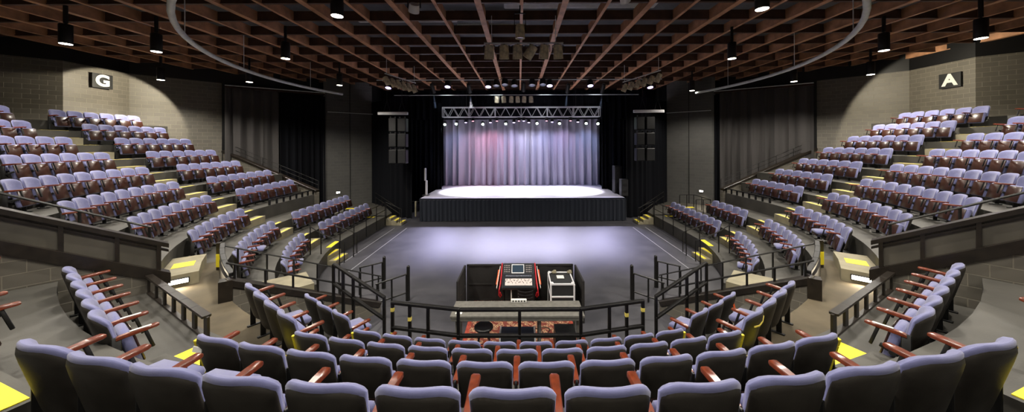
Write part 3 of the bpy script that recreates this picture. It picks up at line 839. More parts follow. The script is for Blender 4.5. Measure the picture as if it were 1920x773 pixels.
for x in (L*.15, L*.5, L*.85):
    mb = MB(); mb.tube([(x, D/2, H), (x, D/2, ZB-TZ0)], .015, 6); obj('hoist_chain', mb, M['iron'], tr)

# small lights under the truss
def aim(dirv):
    return Vector(dirv).normalized().to_track_quat('-Z', 'Y').to_matrix()
def spot(name, loc, tgt, power, col, size, blend=.3, r=.06):
    l = bpy.data.lights.new(name, 'SPOT'); l.energy = power; l.color = col; l.spot_size = rad(size); l.spot_blend = blend; l.shadow_soft_size = r
    o = bpy.data.objects.new(name, l); C.objects.link(o); o.location = loc
    o.rotation_euler = (Vector(tgt)-Vector(loc)).to_track_quat('-Z', 'Y').to_euler()
    return o
def par(name, loc, tgt, label, lens, cat='light', r=.11, L=.26, body='can', group=None, yoke_up=.22):
    t = thing(name, label, cat, loc, 0, group)
    m = aim(Vector(tgt)-Vector(loc))
    mb = MB(); mb.lathe([(r*.5, L*.55), (r*.86, L*.5), (r*.93, L*.42), (r*.95, L*.2), (r, 0), (r*1.03, -L*.35), (r*1.03, -L*.5), (r*.97, -L*.5), (r*.92, -L*.44)], 16, m)
    obj('body', mb, M[body], t, 45)
    mb = MB(); mb.lathe([(r*.90, -L*.43), (r*.6, -L*.46), (.001, -L*.47)], 16, m); obj('lens', mb, M[lens], t, 60)
    mb = MB(); mb.bar((-r*1.2, 0, -.0), (-r*1.2, 0, yoke_up*.7), .02, .03); mb.bar((r*1.2, 0, -.0), (r*1.2, 0, yoke_up*.7), .02, .03); mb.bar((-r*1.2, 0, yoke_up*.7), (r*1.2, 0, yoke_up*.7), .02, .03); mb.tube([(0, 0, yoke_up*.7), (0, 0, yoke_up)], .02, 6)
    obj('yoke', mb, M['can'], t)
    return t
PARS = [(834.6, 234, 'w'), (856, 233, 'w'), (872.4, 228.5, 'v'), (886, 225.6, 'p'), (905.8, 233.4, 'w'), (919, 228.5, 'v'), (931.6, 225.6, 'p'), (948.6, 232.8, 'w'), (963.6, 228.5, 'v'), (973, 225, 'p'), (982.4, 225, 'v'), (992, 228.5, 'v'), (1007, 232, 'w'), (1025.6, 225, 'p'), (1036, 227.5, 'v'), (1049, 232, 'w'), (1071, 225, 'p'), (1085, 227.5, 'v'), (1098.7, 232, 'w'), (1120.7, 232.4, 'w')]
wi = 0
for i, (u, v, kd) in enumerate(PARS):
    x = (u-U0)/FP*TY; z = HC - (v+ROLL*(u-U0)-V0)/FP*TY + .06
    z = min(z, 6.52)
    cn = {'w': 'bright white', 'v': 'violet', 'p': 'pink'}[kd]
    tgt = (x*.8, 13.5, 0) if kd == 'w' else (x*.9, 22.3, DK)
    nth = f'{ORD[i]} from the sign G end' if i < 10 else f'{ORD[19-i]} from the sign A end'
    par('stage_light', (x, TY+(.25 if kd != 'w' else -.05), z), tgt, f'{cn} stage light under the silver truss, {nth}', {'w': 'lenswhite', 'v': 'lensviolet', 'p': 'lenspink'}[kd], group='lights under the truss')
    if kd == 'w':
        wi += 1
        spot('beam_light', (x, TY-.25, z-.05), (x*.95, 16.0, 0), 2500, (.64, .61, 1.0), 29, .95)
    elif i in (2, 5, 8, 11, 14, 17):
        spot('deck_light', (x, TY+.2, z-.2), (x*.85, 22.0, DK), 700, (.93, .90, 1.0), 78, .25)

# moving heads on the grid
MOV = [(729, 162, 1), (811.6, 166, 2), (840, 160, 1), (880, 166, 2), (916, 160, 1), (931, 158, 0), (947, 156, 0), (965, 158, 0), (982, 163, 2), (998, 157, 0), (1018, 156, 0), (1031, 158, 1), (1065, 166, 2), (1107, 158, 1), (1131, 166, 2), (1219, 161, 1)]
for i, (u, v, kd) in enumerate(MOV):
    Y = 20.2; x = (u-U0)/FP*Y; z = HC - (v+ROLL*(u-U0)-V0)/FP*Y
    kindn = ['dark round wash light', 'lit violet wash light', 'slim profile spotlight'][kd]
    nth = f'{ORD[i]} from the sign G end' if i < 8 else f'{ORD[15-i]} from the sign A end'
    if kd == 2: par('profile_spotlight', (x, Y, z), (x*.9, 24.5, 3), f'{kindn} hung from the timber grid, {nth}', 'lensviolet', r=.12, L=.62, group='lights on the grid', yoke_up=.42)
    else: par('wash_light', (x, Y, z+.05), (x, Y-.9, z-2.4), f'{kindn} hung from the timber grid, {nth}', 'lensviolet' if kd == 1 else 'lensdim', r=.21, L=.4, group='lights on the grid', yoke_up=.34)
HZ, hnt, hN, hL, hB = new_mat('stage_haze')
hN.remove(hB); vs_ = hN.new('ShaderNodeVolumeScatter'); vs_.inputs['Density'].default_value = .16; vs_.inputs['Anisotropy'].default_value = .3
hL.new(vs_.outputs['Volume'], hN['Material Output'].inputs['Volume'])
for i, (u, v, kd) in enumerate(MOV):
    if kd != 2 or u == 982: continue
    Y = 20.2; x = (u-U0)/FP*Y; z = HC - (v+ROLL*(u-U0)-V0)/FP*Y
    o = Vector((x, Y, z)); d = (Vector((x+(.5 if u < U0 else -.5), 22.3, DK))-o).normalized()
    mb = MB(); mb.tube([o+d*.45, o+d*1.25], [.07, .13], 14); hz = obj('haze_beam', mb, HZ); hz['kind'] = 'stuff'; hz['label'] = 'faint blue haze lit below a slim profile spotlight'
    spot('profile_lamp', o+d*.40, o+d*4, 450, (.45, .62, 1.0), 11, .3, .03)
mb = MB(); mb.tube([(-9.0, 20.2, 8.74), (9.0, 20.2, 8.74)], .03); tag(obj('lighting_pipe', mb, M['galv'], smooth=50), 'long pipe under the timber grid holding the high row of lights', 'pipe')
# backdrop wash from the grid
for x, c, p in ((-4.9, (.50, .58, .90), 260), (-3.6, (.95, .62, .80), 300), (-2.2, (1.0, .46, .62), 480), (-.6, (.70, .68, 1.0), 420), (.7, (.80, .82, 1.0), 460), (2.0, (.55, .62, 1.0), 420), (3.5, (.74, .62, .98), 380), (5.2, (.48, .62, 1.0), 300)):
    spot('backdrop_light', (x, 23.9, 6.35), (x, 25.6, 3.0), p*.72, c, 96, .9)
for x in (-5, -1.6, 1.8, 5.2):
    spot('truss_fill', (x, 20.4, 8.2), (x, 24.2, 7.4), 150, (.92, .95, 1.0), 40, .8)  # added spots to brighten the truss, with no fixtures of their own
for x in (-3.2, 0, 3.4):
    spot('deck_wash', (x, 20.6, 8.3), (x, 22.3, DK), 7500, (.95, .93, 1.0), 40, .3)

# lamp bar with old cans
by, bz = 10.5, 8.0
bar = thing('lamp_bar', 'short grey lamp bar under the timber grid carrying six old cans', 'pipe', (0, by, bz))
mb = MB(); mb.tube([(-1.15, 0, 0), (1.45, 0, 0)], .028); obj('pipe', mb, M['galv'], bar, 50)
for x in (-.9, 1.2): 
    mb = MB(); mb.tube([(x, 0, 0), (x, 0, ZB-bz)], .012, 6); obj('hanger', mb, M['galv'], bar)
for i, (u, tg) in enumerate(((918, 'a'), (946, 'b'), (971, 'c'), (995, 'd'), (1021, 'e'), (1047, 'f'))):
    x = (u-U0)/FP*by; tx = {'a': x-.1, 'b': x, 'c': x, 'd': x-1.6, 'e': x-.2, 'f': x+.2}[tg]
    par('par_can', (x, by, bz-.30), (tx, by+.5, bz-2.6), f'aged brass-coloured lamp can on the short bar, {ORD[i]} from the sign G end', 'lensdim', r=.155, L=.44, body='parcan', group='cans on the short bar', yoke_up=.30)
par('par_can', ((976-U0)/FP*9.6, 9.6, 8.05), (.03, 9.65, 6), 'single brass-coloured can hanging above the short bar near the top edge', 'lensdim', r=.14, L=.4, body='parcan', yoke_up=.8)
# centre pipe with small silver lamps
cy2 = 22.0
mb = MB(); mb.tube([(-8.6, cy2, 8.05), (8.2, cy2, 8.05)], .025); tag(obj('lighting_pipe', mb, M['galv'], smooth=50), 'thin pipe just above the truss running across the stage opening', 'pipe')
for i, u in enumerate((932, 945, 959, 971, 983, 996)):
    x = (u-U0)/FP*cy2
    par('silver_lamp', (x, cy2, 7.74), (x+(.1 if i % 2 else -.1), cy2+.5, 6), f'small silver lamp hanging above the middle of the truss, {ORD[i]} from the sign G end', 'lensdim', r=.15, L=.42, body='parcan', group='lamps above the truss', yoke_up=.31)
par('flood_lamp', (-2.62, 8.0, 8.1), (-2.9, 8.6, 7.4), 'silver round flood lamp clamped in the timber grid near the top edge, sign G half', 'lensdim', r=.13, L=.2, body='alu', yoke_up=.8)
par('flood_lamp', (2.55, 7.7, 8.2), (2.9, 8.3, 7.6), 'silver round flood lamp clamped in the timber grid near the top edge, sign A half', 'lensdim', r=.12, L=.2, body='alu', yoke_up=.7)
# angled side bars
for sg in (-1, 1):
    a = Vector((sg*6.55, 15.6, 8.15)) if sg < 0 else Vector((sg*6.9, 15.6, 8.25))
    b = Vector((sg*5.6, 17.3, 8.0))
    t = thing('side_lamp_bar', f'slanted lamp bar under the grid carrying old cans, sign {SIDE[sg]} side', 'pipe', a)
    mb = MB(); mb.tube([Vector((0, 0, 0)), b-a], .03); obj('pipe', mb, M['galv'], t, 50)
    for f in (.05, .95):
        p = (b-a)*f; mb = MB(); mb.tube([p, (p.x, p.y, ZB-a.z)], .012, 6); obj('hanger', mb, M['galv'], t)
    for i in range(6):
        p = a+(b-a)*(.06+.88*i/5)
        par('par_can', p-Vector((0, 0, .34)), p+Vector((-sg*.8, .4, -2.2)), f'old silver can on the slanted side bar, {ORD[i]} from the audience end, sign {SIDE[sg]} side', 'lensdim', r=.13, L=.42, body='parcan', group='cans on the slanted bars', yoke_up=.34)

# downlights -------------------------------------------------------------
DL = [(633, 30), (1430, 17), (1840, 72), (294, 97), (536, 110), (1373, 110), (1658, 95), (302, 150), (1633, 140), (468, 154), (1489, 153), (637, 160), (1298, 170)]
ZL = 7.75
dpos = []
for (u, v) in DL:
    vv = v+ROLL*(u-U0); Y = (ZL-HC)*FP/(V0-vv); dpos.append(((u-U0)/FP*Y, Y))
DLP = 2.05
def downlight(x, y, label, power=520, size=118):
    t = thing('downlight', label, 'ceiling light', (x, y, ZL), 0, 'black can downlights')
    mb = MB(); mb.lathe([(.135, 0.0), (.14, .01), (.14, .56), (.13, .58), (.03, .60), (.03, .64)], 20); obj('housing', mb, M['can'], t, 40)
    mb = MB(); mb.lathe([(.13, .004), (.128, -.006), (.001, -.008)], 20); obj('lens', mb, M['lampwarm'], t)
    mb = MB(); mb.tube([(0, 0, .62), (0, 0, ZB-ZL)], .05, 6); obj('stem', mb, M['can'], t)
    l = bpy.data.lights.new('downlight_lamp', 'SPOT'); l.energy = power*DLP; l.color = (1, .93, .82); l.spot_size = rad(size+28); l.spot_blend = .5; l.shadow_soft_size = .12
    o = bpy.data.objects.new('downlight_lamp', l); C.objects.link(o); o.location = (x, y, ZL-.03)
where = ['large near one at the top edge, sign G half', 'large near one at the top edge, sign A half', 'farthest out beside the soffit, sign A side', 'inside the curved pipe end above the G seats', 'inside the loop above the sign G wing', 'inside the loop above the sign A wing', 'above the A seats outside the curved pipe', 'against the lit brick wall by sign G', 'against the lit brick wall by sign A', 'in front of the grey curtain, sign G side', 'in front of the grey curtain, sign A side', 'above the black curtain, sign G side', 'above the stage-side wall, sign A side']
for i, (x, y) in enumerate(dpos):
    downlight(x, y, f'black can downlight, {where[i]}')
for sg, (x, y) in ((-1, dpos[7]), (1, dpos[8])):
    spot('corner_wash', (x, y, ZL-.1), (sg*20.2, 14.2 if sg > 0 else 15.1, 5.3), 600, (1, .90, .70), 112 if sg > 0 else 98, .12)
# further cans of the same kind over the near rows (above the frame)
for i, (x, y) in enumerate(((-3.6, 3.0), (0, 2.6), (3.6, 3.0), (-7.2, 4.2), (7.2, 4.2), (-12.6, 5.0), (12.6, 5.0), (-9.6, -.5), (9.6, -.5), (0, -2.0), (-4.2, 6.3), (4.2, 6.3), (-13.6, 9.6), (-16.2, 9.0), (16.2, 9.0))):
    downlight(x, y, f'black can downlight over the near rows above the frame, {ORD[i] if i < 13 else ["next to last", "last"][i-13]} of its rank', 330, 126)

# ---------------------------------------------------------------- speakers
for sg in (-1, 1):
    sd = f'sign {SIDE[sg]} side'
    bu0, bu1, bv = (709, 765, 213) if sg < 0 else (1188, 1245, 209)
    Y = 19.1
    X = lambda u: (u-U0)/FP*Y
    Z = lambda u, v: HC-(v+ROLL*(u-U0)-V0)/FP*Y
    t = thing('rigging_bar', f'silver rigging bar with chains above the hanging speakers, {sd}', 'bar', (X(bu0), Y, Z(bu0, bv)))
    mb = MB(); ln = X(bu1)-X(bu0); mb.cbox((ln/2, 0, 0), (ln, .16, .17), .02); obj('beam', mb, M['alu'], t)
    for f in (.3, .8):
        mb = MB(); x = ln*f
        mb.tube([(x-.2, 0, .08), (x, 0, .75)], .012, 5); mb.tube([(x+.2, 0, .08), (x, 0, .75)], .012, 5); mb.tube([(x, 0, .75), (x, 0, ZB-t.location.z)], .012, 5); obj('chain', mb, M['iron'], t)
    cols = ((728.5, 743), (745, 761)) if sg < 0 else ((1194, 1209), (1212, 1228))
    rows = ((222, 247), (251, 276), (281, 307)) if sg < 0 else ((219, 243), (249, 272), (278, 302))
    for ci, (a, b) in enumerate(cols):
        for ri, (c, d) in enumerate(rows):
            x0, x1 = X(a), X(b); z1, z0 = Z(a, c), Z(a, d)
            sp = thing('hanging_speaker', f'black hanging speaker, {["top", "middle", "bottom"][ri]} of the {"outer" if (ci == 0) == (sg < 0) else "inner"} column, {sd}', 'speaker', ((x0+x1)/2, Y, z0), 0, f'hanging speakers, {sd}')
            h = z1-z0; w = x1-x0
            mb = MB(); mb.cbox((0, .22, h/2), (w, .44, h), .02); obj('cabinet', mb, M['can'], sp)
            mb = MB(); mb.cbox((0, -.01, h/2), (w*.9, .03, h*.92), .01); obj('grille', mb, M['cab'], sp)
            mb = MB()
            for k in (-1, 1): mb.box((k*w*.3, .1, h+.05), (.06, .1, .12))
            mb.box((0, .1, h+.02), (w*.6, .05, .03))
            obj('bracket', mb, M['iron'], sp)
def speaker(label, loc, d, m='cab'):
    t = thing('loudspeaker', label, 'speaker', loc)
    mb = MB(); mb.cbox((0, 0, d[2]/2), d, .02); obj('cabinet', mb, M['can'], t)
    mb = MB(); mb.cbox((0, -d[1]/2-.005, d[2]/2), (d[0]*.86, .02, d[2]*.92), .008); obj('grille', mb, M[m], t)
    for zz in (.3, .68):
        mb = MB(); mb.lathe([(d[0]*.3, 0), (d[0]*.3, .012), (d[0]*.22, .016)], 18, Matrix.Rotation(PI/2, 3, 'X'), (0, -d[1]/2-.012, d[2]*zz)); obj('driver', mb, M['can'], t, 40)
    return t
Y = 21.6
speaker('tall black loudspeaker stack on the stage deck edge, behind the shorter one', ((1157-U0)/FP*21.4, 21.4, DK), (.5, .6, .95))
speaker('upper black loudspeaker stacked on the tall pair at the stage edge, A side', ((1157-U0)/FP*21.4, 21.4, DK+.955), (.5, .6, .85))
speaker('shorter front black loudspeaker with two round drivers at the stage edge', ((1169-U0)/FP*20.2, 20.2, DK), (.42, .5, 1.05))
t = thing('column_speaker', 'slim silver column speaker standing at the sign G end of the stage', 'speaker', ((797-U0)/FP*20.6, 20.6, DK))
mb = MB(); mb.cbox((.08, 0, .48), (.12, .14, .96), .02); obj('lower_column', mb, M['alu'], t)
mb = MB(); mb.cbox((0, 0, 1.35), (.11, .12, .8), .02); obj('upper_column', mb, M['alu'], t)
mb = MB(); mb.cbox((.05, 0, .02), (.4, .4, .04), .015); obj('base', mb, M['can'], t)

# ---------------------------------------------------------------- signs
def sign(ch, u0, v0, u1, v1, wx, yaw, label):
    uc, vc = (u0+u1)/2, (v0+v1)/2; Y = wx*FP/(uc-U0); z = HC-(vc+ROLL*(uc-U0)-V0)/FP*Y
    t = thing('letter_sign', label, 'sign', (wx, Y, z), yaw)
    mb = MB(); mb.cbox((0, -.015, 0), (.74, .03, .66), .006); obj('plate', mb, M['black'], t)
    cu = bpy.data.curves.new('letter', 'FONT'); cu.body = ch; cu.size = .70; cu.align_x = 'CENTER'; cu.align_y = 'CENTER'; cu.extrude = .004; cu.offset = .028
    tmp = bpy.data.objects.new('letter_curve', cu); C.objects.link(tmp); cu.materials.append(M['white'])
    dg = bpy.context.evaluated_depsgraph_get(); me = bpy.data.meshes.new_from_object(tmp.evaluated_get(dg)); bpy.data.objects.remove(tmp)
    o = bpy.data.objects.new('letter', me); C.objects.link(o); o.parent = t; o.location = (0, -.036, 0); o.rotation_euler = (PI/2, 0, 0)
sign('G', 182, 141, 202, 164, -19.24, PI/2+rad(0), 'square black sign with white letter G on the brick wall')
sign('A', 1771, 140, 1793, 162, 19.24, -PI/2, 'square black sign with white letter A on the brick wall')

# step lights ------------------------------------------------------------
def bp(u, v, z):
    vv = v+ROLL*(u-U0)-V0; Y = (HC-z)*FP/vv; return ((u-U0)/FP*Y, Y)
for sg in (-1, 1):
    sd = f'sign {SIDE[sg]} side'
    x, y = pol(tread_in(3)-.3, sg*46.05)
    t = thing('step_light', f'glowing step light low on the wide entry step, {sd}', 'light', (x, y, ZK[2]+.13), sg*rad(136.2))
    mb = MB(); mb.cbox((0, .0, 0), (.34, .03, .13), .008); obj('frame', mb, M['can'], t)
    mb = MB(); mb.cbox((0, .014, 0), (.3, .012, .09), .004); obj('lens', mb, M['lampwarm'], t)
    dx, dy = -sg*cos(rad(46)), -sin(rad(46))
    spot('step_lamp', (x+dx*.06, y+dy*.06, ZK[2]+.16), (x+dx, y+dy, ZK[2]-.2), 26, (1, .85, .6), 165, .6)
    x, y = (sg*12.35, 21.55)
    t = thing('wall_light', f'small glowing wall light on the grey stage-side wall, {sd}', 'light', (sg*12.25, 21.58, 1.45), sg*rad(-40))
    mb = MB(); mb.cbox((0, 0, 0), (.25, .08, .14), .01); obj('frame', mb, M['can'], t)
    mb = MB(); mb.cbox((0, -.04, 0), (.21, .02, .1), .004); obj('lens', mb, M['lampwarm'], t)
    spot('wall_lamp', (sg*12.2, 21.4, 1.45), (sg*11.6, 20.6, 0), 30, (1, .85, .6), 150, .8)

# ---------------------------------------------------------------- mixing booth
rg = MB(); rg.cbox((0, 8.55, .006), (2.75, 2.3, .012), .004)
rug = obj('patterned_rug', rg, M['rug']); tag(rug, 'red patterned rug on the floor of the mixing booth', 'rug')
mb = MB()
for x0, x1, y0, y1 in ((-1.375, 1.375, 7.4, 7.5), (-1.375, 1.375, 9.6, 9.7), (-1.375, -1.275, 7.5, 9.6), (1.275, 1.375, 7.5, 9.6)):
    mb.prism([(x0, y0), (x1, y0), (x1, y1), (x0, y1)], .0122, .015)
obj('border', mb, mat('rug_border', (150, 60, 44), .95, var=.4, scale=18), rug)
# barricade
def barricade(label, p, q, h=1.1):
    p, q = Vector(p), Vector(q); d = (q-p); L = d.length; ang = math.atan2(d.y, d.x)
    t = thing('barricade_panel', label, 'barricade', (p.x, p.y, 0), ang, 'black cloth barricades round the booth')
    mb = MB(); n = 24; vs = []; fs = []
    for i in range(n+1):
        x = .03+(L-.06)*i/n; o = .012*sin(i*1.7)+.008*sin(i*.6)
        for z in (.03, h*.46, h-.05): vs += [(x, o-.008, z), (x, o+.008, z)]
    for i in range(n):
        b = i*6
        for z in (0, 2): fs += [(b+z, b+6+z, b+8+z, b+2+z), (b+3+z, b+9+z, b+7+z, b+1+z)]
        fs += [(b+4, b+10, b+11, b+5), (b+1, b+7, b+6, b)]
    fs += [(0, 2, 3, 1), (2, 4, 5, 3), (n*6+1, n*6+3, n*6+2, n*6), (n*6+3, n*6+5, n*6+4, n*6+2)]
    mb.add(vs, fs); obj('cloth', mb, M['cloth'], t, 60)
    mb = MB()
    mb.bar((0, 0, h-.03), (L, 0, h-.03), .05, .06); mb.bar((0, 0, .04), (L, 0, .04), .04, .05); mb.bar((0, 0, h*.46), (L, 0, h*.46), .045, .05)
    for x in (.02, L-.02): mb.bar((x, 0, 0), (x, 0, h), .05, .05)
    obj('frame', mb, M['cloth'], t)
barricade('black cloth barricade along the stage side of the booth', (-1.58, 9.56), (1.58, 9.56))
barricade('black cloth barricade closing the booth end towards sign G', (-1.64, 8.35), (-1.63, 9.5))
barricade('black cloth barricade closing the booth end towards sign A', (1.64, 9.5), (1.66, 8.35))
# counter
t = thing('booth_counter', 'long grey worn counter in front of the mixing booth', 'table', (-.06, 7.1, 0))
mb = MB(); mb.cbox((0, 0, 1.02), (2.86, .66, .06), .01); obj('worktop', mb, M['table'], t)
mb = MB(); mb.box((0, -.30, .965), (2.8, .04, .06)); obj('apron', mb, M['table'], t)
for x in (-1.3, .48, 1.3):
    mb = MB(); mb.cbox((x, -.22, .49), (.06, .06, .98), .008); obj('leg', mb, M['table'], t)
    mb = MB(); mb.cbox((x, .22, .49), (.06, .06, .98), .008); obj('leg', mb, M['table'], t)
# console
t = thing('mixing_console', 'digital mixing console with screen, pale faders and red cables', 'mixing desk', (-.04, 8.95, .78))
mt = Matrix.Rotation(rad(20), 3, 'X')
mb = MB(); mb.cbox((0, -.1, .10), (.92, .52, .10), .02, mt); obj('lower_body', mb, M['console'], t)
mt3 = Matrix.Rotation(rad(42), 3, 'X')
mb = MB(); mb.cbox((0, .28, .29), (.92, .36, .07), .02, mt3); obj('upper_body', mb, M['console'], t)
def on(mtx, c, dx, dy, dz): return Vector(c)+mtx @ Vector((dx, dy, dz))
mb = MB(); mb.cbox(on(mt, (0, -.1, .10), 0, -.07, .054), (.74, .25, .01), .003, mt); obj('fader_bank', mb, M['fader'], t)
mb = MB()
for i in range(24): 
    mb.cbox(on(mt, (0, -.1, .10), -.35+i*.0304, -.05+.06*sin(i*1.9), .064), (.014, .03, .018), .003, mt)
obj('fader_caps', mb, M['can'], t)
mb = MB(); mb.cbox(on(mt3, (0, .28, .29), -.02, 0, .038), (.36, .27, .012), .004, mt3); sb = obj('screen_bezel', mb, M['alu'], t)
mb = MB(); mb.cbox(on(mt3, (0, .28, .29), -.02, 0, .046), (.32, .22, .008), .002, mt3); obj('screen', mb, M['screen'], sb)
mb = MB()
for s in (-1, 1):
    for i in range(4):
        for j in range(4):
            mb.lathe([(.012, 0), (.010, .02)], 8, mt3, on(mt3, (0, .28, .29), s*.31-.02+(i-1.5)*.045, (j-1.5)*.06, .035))
obj('knobs', mb, M['fader'], t)
mb = MB()
for i in range(24): mb.cbox(on(mt, (0, -.1, .10), -.35+i*.0304, .16, .055), (.018, .05, .012), .003, mt)
obj('button_row', mb, M['lensdim'], t)
mb = MB(); mb.cbox((-.2, .05, -.4), (.05, .5, .75), .01); mb.cbox((.42, .05, -.4), (.05, .5, .75), .01); mb.cbox((-.42, .05, -.4), (.05, .5, .75), .01); mb.box((0, .2, -.1), (.9, .3, .04)); obj('stand', mb, M['can'], t)
mb = MB(); mb.box((-.2, -.21, -.4), (.03, .02, .7)); mb.box((-.02, -.21, -.4), (.03, .02, .7)); obj('white_stand_edge', mb, M['white'], t)
for s in (-1, 1):
    mb = MB(); mb.tube([(s*.475, .42, .42), (s*.48, .3, .34), (s*.49, .05, .17), (s*.5, -.2, .08), (s*.52, -.3, -.02), (s*.53, -.26, -.2), (s*.5, -.2, -.28), (s*.47, -.26, -.2), (s*.5, -.3, -.1)], .018, 8); obj('red_cable', mb, M['red'], t, 50)
    mb = MB(); mb.tube([(s*.56, .3, .26), (s*.58, .1, .14), (s*.6, -.1, .02)], .03, 8); obj('orange_tie', mb, M['orange'], t, 50)
    mb = MB(); mb.bar((s*.53, .38, .34), (s*.60, -.2, -.04), .015, .05); obj('case_edge', mb, M['white'], t)
# slat chair
t = thing('booth_chair', 'black slat-back chair pulled up to the mixing console', 'chair', (.14, 8.6, 0.012))
mb = MB(); mb.cbox((0, 0, .44), (.42, .4, .03), .012); obj('seat', mb, M['can'], t)
for i in range(4):
    z = .55+i*.085; pts = [(-.2, -.2, z), (-.1, -.235, z-.015), (0, -.245, z-.02), (.1, -.235, z-.015), (.2, -.2, z)]
    mb = MB()
    for p, q in zip(pts, pts[1:]): mb.bar(p, q, .02, .055)
    obj('back_slat', mb, M['can'], t)
for x in (-.2, .2):
    mb = MB(); mb.tube([(x, -.2, 0), (x, -.19, .44), (x, -.2, .84)], .014, 6); obj('leg', mb, M['can'], t)
    mb = MB(); mb.tube([(x, .19, 0), (x, .17, .44)], .014, 6); obj('leg', mb, M['can'], t)
# road case
t = thing('road_case', 'black flight case with aluminium edges and a white paper on its lid', 'case', (1.13, 8.9, 0))
w, d, h = .62, .78, .95
mb = MB(); mb.cbox((0, 0, h/2), (w, d, h), .01); obj('body', mb, M['caseblk'], t)
mb = MB()
for x in (-1, 1):
    for y in (-1, 1): mb.bar((x*w/2, y*d/2, .05), (x*w/2, y*d/2, h), .045, .045)
for z in (.06, .62, h):
    for y in (-1, 1): mb.bar((-w/2, y*d/2, z), (w/2, y*d/2, z), .035, .045)
    for x in (-1, 1): mb.bar((x*w/2, -d/2, z), (x*w/2, d/2, z), .035, .045)
obj('edging', mb, M['alu'], t)
mb = MB()
for x in (-1, 1):
    for y in (-1, 1): mb.lathe([(.05, 0), (.04, .03), (.02, .035)], 10, None, (x*(w/2-.03), y*(d/2-.03), h+.012))
obj('corner', mb, M['alu'], t, 40)
mb = MB(); mb.box((0, .08, h+.006), (.2, .2, .004)); obj('paper', mb, M['white'], t)
mb = MB(); mb.cbox((-.02, -d/2-.012, .47), (.24, .012, .1), .004); lg = obj('badge', mb, mat('badge_red', (150, 66, 56), .5), t)
mb = MB()
for i in range(3): mb.lathe([(.03, 0), (.03, .006), (.018, .006)], 12, Matrix.Rotation(PI/2, 3, 'X'), (-.09+i*.07, -d/2-.02, .47))
obj('badge_mark', mb, M['can'], lg)
for x in (-.24, .24):
    for y in (-.3, .3):
        mb = MB(); mb.lathe([(.02, -.02), (.045, -.02), (.045, .02), (.02, .02)], 12, Matrix.Rotation(PI/2, 3, 'Y'), (x, y, .045)); obj('caster', mb, M['can'], t, 40)
for i, x in enumerate((.98, 1.42)):
    mb = MB(); mb.cbox((0, 0, .03), (.13, .1, .05), .012); mb.cbox((.02, .02, .065), (.08, .06, .03), .01)
    o = obj('small_box', mb, M['step']); o.location = (x, 9.2, h+.02); tag(o, f'small beige box lying on the flight case lid, {["nearer the console", "nearer the outer barricade"][i]}', 'box')
# power strip on the counter
t = thing('power_strip', 'white power strip with five sockets on the counter edge', 'power strip', (-.03, 7.36, 1.052))
mb = MB(); mb.cbox((0, 0, .035), (.36, .07, .07), .01); obj('body', mb, M['white'], t)
mb = MB()
for i in range(5): mb.box((-.13+i*.065, -.035, .04), (.03, .006, .035))
obj('sockets', mb, M['can'], t)
o = obj('paper_sheet', MB().box((0, 0, .003), (.14, .1, .004)), M['white']); o.location = (-1.32, 6.9, 1.052); tag(o, 'white paper sheet at the end of the counter near sign G side', 'paper')
# stool
t = thing('bar_stool', 'black round stool standing under the counter on the rug', 'stool', (-.79, 6.93, 0))
mb = MB(); mb.lathe([(.19, .70), (.205, .72), (.205, .745), (.19, .76), (.1, .765)], 24); obj('seat', mb, M['can'], t, 40)
for k in range(4):
    a = PI/4+k*PI/2; mb = MB(); mb.tube([(.13*cos(a), .13*sin(a), .72), (.2*cos(a), .2*sin(a), 0)], .014, 8); obj('leg', mb, M['can'], t, 50)
mb = MB(); mb.tube([(.175*cos(k*PI/12), .175*sin(k*PI/12), .25) for k in range(25)], .01, 6); obj('foot_ring', mb, M['can'], t, 50)
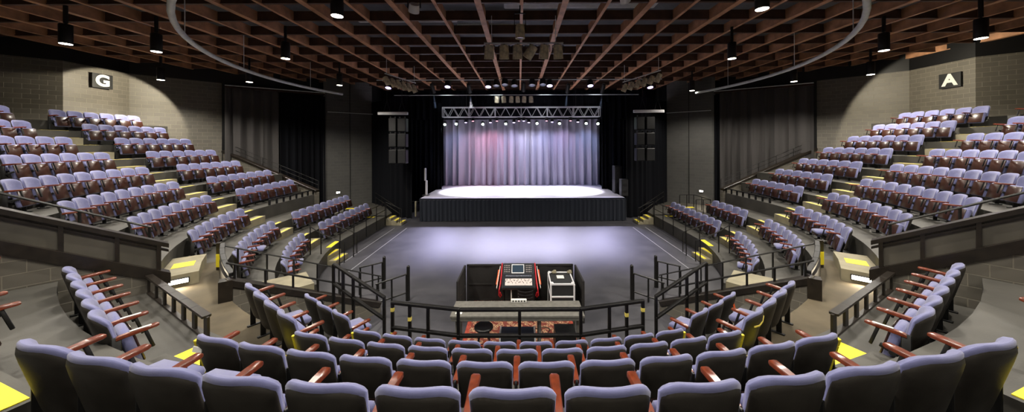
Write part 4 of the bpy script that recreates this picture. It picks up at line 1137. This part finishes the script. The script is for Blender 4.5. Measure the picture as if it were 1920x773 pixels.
# cases in front of the counter
t = thing('equipment_case', 'dark case with navy lid and white edging behind the farthest centre row', 'case', (-.06, 7.1, 0.013))
mb = MB(); mb.cbox((0, 0, .25), (.78, .40, .50), .012); obj('body', mb, M['caseblk'], t)
mb = MB(); mb.cbox((0, 0, .515), (.72, .36, .02), .006); obj('lid', mb, M['bluetop'], t)
mb = MB()
for x in (-1, 1): mb.bar((x*.38, -.2, .51), (x*.38, .2, .51), .035, .035); mb.bar((x*.38, -.2, .02), (x*.38, -.2, .51), .035, .035)
obj('edging', mb, M['alu'], t)
t = thing('monitor_speaker', 'black wedge monitor on the floor under the counter end', 'speaker', (.99, 7.12, 0.013))
mb = MB(); mb.add([(-.24, -.25, 0), (.24, -.25, 0), (.24, .25, 0), (-.24, .25, 0), (-.22, -.16, .56), (.22, -.16, .56), (.22, .2, .56), (-.22, .2, .56)], [(3, 2, 1, 0), (4, 5, 6, 7), (0, 1, 5, 4), (1, 2, 6, 5), (2, 3, 7, 6), (3, 0, 4, 7)])
obj('cabinet', mb, M['can'], t)
mb = MB(); mb.box((.02, -.225, .34), (.09, .012, .03), 0); obj('badge', mb, M['alu'], t)
mb = MB(); mb.cbox((0, -.2, .2), (.3, .03, .03), .01); obj('handle', mb, M['iron'], t)
for i, (cx, cy, r) in enumerate(((.35, 7.9, .2), (.6, 8.0, .14))):
    mb = MB(); mb.tube([(cx+(r+.02*sin(k*.7))*cos(k*PI/9), cy+r*sin(k*PI/9), .026+.006*(k % 3)) for k in range(28)], .008, 6)
    tag(obj('coiled_cable', mb, M['can'], smooth=60), f'black cable coiled on the rug, {["larger loop nearer the middle", "smaller loop nearer the flight case"][i]}', 'cable')

# ---------------------------------------------------------------- world and view
w = bpy.data.worlds.new('world'); scene.world = w; w.use_nodes = True
w.node_tree.nodes['Background'].inputs['Color'].default_value = (.02, .02, .022, 1)
w.node_tree.nodes['Background'].inputs['Strength'].default_value = 1
scene.view_settings.view_transform = 'Standard'; scene.view_settings.look = 'None'
scene.view_settings.gamma = 1; scene.view_settings.use_curve_mapping = False
scene.view_settings.exposure = 0.12
cy = scene.cycles
cy.use_denoising = True; cy.max_bounces = 6; cy.diffuse_bounces = 4; cy.glossy_bounces = 3
cy.sample_clamp_indirect = 6
cy.use_light_tree = True
print('SEATS', NSEAT[0])
